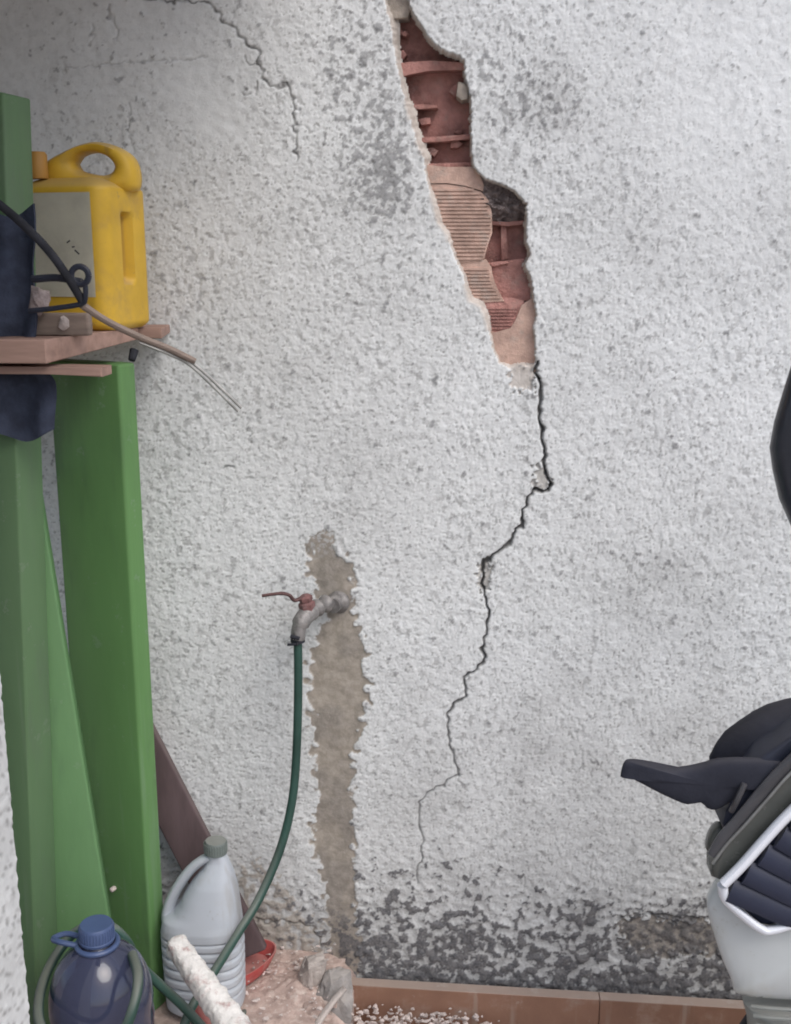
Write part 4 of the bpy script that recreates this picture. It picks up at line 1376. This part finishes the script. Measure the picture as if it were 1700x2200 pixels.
# dark louvre opening and its white surround
LV = [(1563, 1904), (1568, 1926), (1600, 1955), (1634, 1986), (1655, 1990), (1710, 1972), (1820, 1930), (1830, 1760), (1800, 1680), (1715, 1748), (1640, 1826), (1590, 1876)]
b = bmesh.new()
add_prism(b, LV, SY - 0.036, SY + 0.02, 0.004)
lv = link('louvre_panel', b, M['louvre'], S)
for k in range(6):
    b = bmesh.new()
    o0 = 58 * k
    pts = spline([at(1568 + o0 * 0.62, 1912 - o0 * 0.66, SY - 0.044), at(1630 + o0 * 0.62, 1938 - o0 * 0.60, SY - 0.048), at(1700 + o0 * 0.62, 1966 - o0 * 0.56, SY - 0.048), at(1800 + o0 * 0.4, 1975 - o0 * 0.50, SY - 0.044)], 6)
    add_tube(b, pts, [0.0115] * len(pts), 10, flat=(0.6, 1.5))
    link('louvre', b, M['louvre'], lv)
b = bmesh.new()
add_tube(b, spline([at(1556, 1898, SY - 0.045), at(1594, 1860, SY - 0.045), at(1640, 1808, SY - 0.045), at(1690, 1754, SY - 0.045), at(1760, 1690, SY - 0.045), at(1850, 1630, SY - 0.045)], 8), 0.0092, 12, flat=(1.35, 0.8))
link('upper_trim', b, M['scooter_white_trim'], S)
b = bmesh.new()
add_tube(b, spline([at(1552, 1902, SY - 0.040), at(1560, 1932, SY - 0.040), at(1596, 1966, SY - 0.042), at(1632, 1993, SY - 0.044), at(1656, 1998, SY - 0.044), at(1715, 1980, SY - 0.044), at(1830, 1936, SY - 0.044)], 8), 0.0080, 12, flat=(1.2, 0.8))
link('lower_trim', b, M['scooter_white_trim'], S)
# grey headlamp band above the trim with a thin bright line
b = bmesh.new()
add_prism(b, [(1530, 1886), (1530, 1862), (1562, 1816), (1601, 1774), (1650, 1718), (1702, 1660), (1770, 1596), (1860, 1530), (1900, 1580), (1760, 1672), (1690, 1738), (1640, 1794), (1592, 1848), (1550, 1894)], SY - 0.030, SY + 0.008, 0.006, 3)
link('lamp_band', b, M['olive'], S)
b = bmesh.new()
add_tube(b, spline([at(1531, 1856, SY - 0.032), at(1562, 1814, SY - 0.033), at(1601, 1772, SY - 0.034), at(1650, 1716, SY - 0.034), at(1702, 1658, SY - 0.034), at(1800, 1570, SY - 0.03)], 8), 0.0024, 8)
link('chrome_line', b, M['steel'], S)
b = bmesh.new()
add_tube(b, spline([at(1536, 1838, SY - 0.024), at(1556, 1802, SY - 0.026), at(1592, 1760, SY - 0.026), at(1640, 1702, SY - 0.026), at(1692, 1646, SY - 0.026), at(1790, 1556, SY - 0.02)], 8), 0.0085, 10, flat=(1.3, 0.8))
link('smoke_band', b, M['smoke'], S)
b = bmesh.new()
add_puff(b, [(1516, 1822), (1522, 1800), (1536, 1778), (1548, 1770), (1562, 1778), (1556, 1810), (1540, 1846), (1528, 1842)], SY + 0.02, 0.012, 0.03, 5, 3)
link('indicator', b, M['olive'], S)
# dark inner panel, dome and handguard
b = bmesh.new()
add_prism(b, [(1552, 1772), (1558, 1742), (1576, 1722), (1590, 1690), (1640, 1625), (1720, 1575), (1900, 1480), (1900, 1560), (1720, 1620), (1640, 1702), (1590, 1762), (1562, 1800)], SY - 0.014, SY + 0.08, 0.006)
link('inner_panel', b, M['black'], S)
b = bmesh.new()
add_puff(b, [(1524, 1634), (1536, 1610), (1555, 1585), (1585, 1563), (1620, 1540), (1656, 1522), (1705, 1508), (1800, 1492), (1900, 1500), (1930, 1560), (1860, 1640), (1740, 1668), (1640, 1672), (1560, 1660)], SY + 0.06, 0.034, 0.06, 8, 1, pw=0.6)
link('dash_cowl', b, M['black_cloth'], S, sharp=70)
b = bmesh.new()
add_puff(b, [(1333, 1668), (1336, 1650), (1344, 1633), (1362, 1634), (1400, 1646), (1430, 1652), (1470, 1648), (1515, 1638), (1545, 1630), (1620, 1628), (1720, 1640), (1760, 1680), (1720, 1700), (1640, 1690), (1600, 1698), (1580, 1712), (1560, 1726), (1536, 1738), (1518, 1734), (1504, 1722), (1475, 1726), (1446, 1716), (1400, 1694), (1358, 1672)], SY - 0.01, 0.013, 0.02, 8, 2, centre=(1540, 1680), pw=0.35)
link('handguard', b, M['black_cloth'], S, sharp=70)
b = bmesh.new()
add_tube(b, spline([at(1572, 1742, SY - 0.02), at(1584, 1718, SY - 0.03), at(1600, 1684, SY - 0.03)], 6), 0.0042, 8)
link('lever', b, M['smoke'], S)
# mirror on its stem
MY = -0.62
b = bmesh.new()
add_puff(b, [(1702, 782), (1684, 838), (1664, 906), (1654, 962), (1660, 1010), (1674, 1072), (1702, 1136), (1760, 1190), (1850, 1200), (1905, 1140), (1915, 980), (1890, 820), (1820, 740), (1745, 730)], MY, 0.045, 0.03, 9, 1, pw=0.55)
mr = link('mirror', b, M['black_gloss'], S, sharp=70)
b = bmesh.new()
add_tube(b, spline([at(1820, 1195, MY), at(1830, 1320, MY + 0.02), at(1800, 1480, SY + 0.04), at(1780, 1580, SY + 0.05)], 8), 0.007, 10)
link('stem', b, M['black'], mr)
# front fender, fork cover and wheel below the apron
b = bmesh.new()
add_puff(b, [(1596, 2150), (1606, 2190), (1612, 2240), (1640, 2330), (1760, 2360), (1900, 2340), (2010, 2260), (2010, 2150), (1900, 2146), (1750, 2146), (1650, 2144)], SY + 0.03, 0.05, 0.09, 7, 4, pw=0.6)
link('fender', b, M['fender'], S, sharp=70)
for k in range(3):
    b = bmesh.new()
    y_ = 2166 + 20 * k
    add_tube(b, spline([at(1614 + 6 * k, y_ - 4, SY - 0.004), at(1660, y_ + 1, SY - 0.014), at(1760, y_ + 6, SY - 0.024), at(1900, y_ + 6, SY - 0.014)], 6), 0.0030, 8)
    link('fender_rib', b, M['fender'], S)
wc = Vector((at(1800, 2300, SY + 0.06).x + 0.06, SY + 0.075, 0.235))
b = bmesh.new()
tor = []
for k in range(48):
    t = 2 * math.pi * k / 48
    tor.append([wc + Vector(((0.185 + 0.047 * math.cos(s)) * math.cos(t), 0.045 * math.sin(s), (0.185 + 0.047 * math.cos(s)) * math.sin(t))) for s in np.linspace(0, 2 * math.pi, 13)[:-1]])
add_rings(b, tor + [tor[0]], cap=False)
bmesh.ops.remove_doubles(b, verts=b.verts, dist=1e-5)
wh = link('wheel', b, M['rubber'], S, sharp=80)
b = bmesh.new()
add_lathe(b, [(0.142, -0.03), (0.142, 0.03), (0.12, 0.02), (0.05, 0.03), (0.05, -0.03), (0.12, -0.02)], wc, (0, 1, 0), 40)
link('rim', b, M['steel'], wh)
b = bmesh.new()
add_box(b, (at(1830, 2100, SY).x, SY - 0.0, 0.22), (at(1830, 2100, SY).x + 0.95, SY + 0.14, 0.30), bevel=0.02)
add_box(b, (at(1830, 2100, SY).x + 0.5, SY - 0.05, 0.30), (at(1830, 2100, SY).x + 1.15, SY + 0.19, 0.62), bevel=0.06, seg=4)
link('body_shell', b, M['scooter_white'], S)
b = bmesh.new()
add_box(b, (at(1830, 2100, SY).x + 0.48, SY - 0.04, 0.625), (at(1830, 2100, SY).x + 1.15, SY + 0.18, 0.72), bevel=0.035, seg=4)
link('seat', b, M['rubber'], S)
wc2 = wc + Vector((1.15, 0, 0))
b = bmesh.new()
tor = []
for k in range(48):
    t = 2 * math.pi * k / 48
    tor.append([wc2 + Vector(((0.185 + 0.047 * math.cos(s)) * math.cos(t), 0.045 * math.sin(s), (0.185 + 0.047 * math.cos(s)) * math.sin(t))) for s in np.linspace(0, 2 * math.pi, 13)[:-1]])
add_rings(b, tor + [tor[0]], cap=False)
bmesh.ops.remove_doubles(b, verts=b.verts, dist=1e-5)
link('wheel', b, M['rubber'], S, sharp=80)
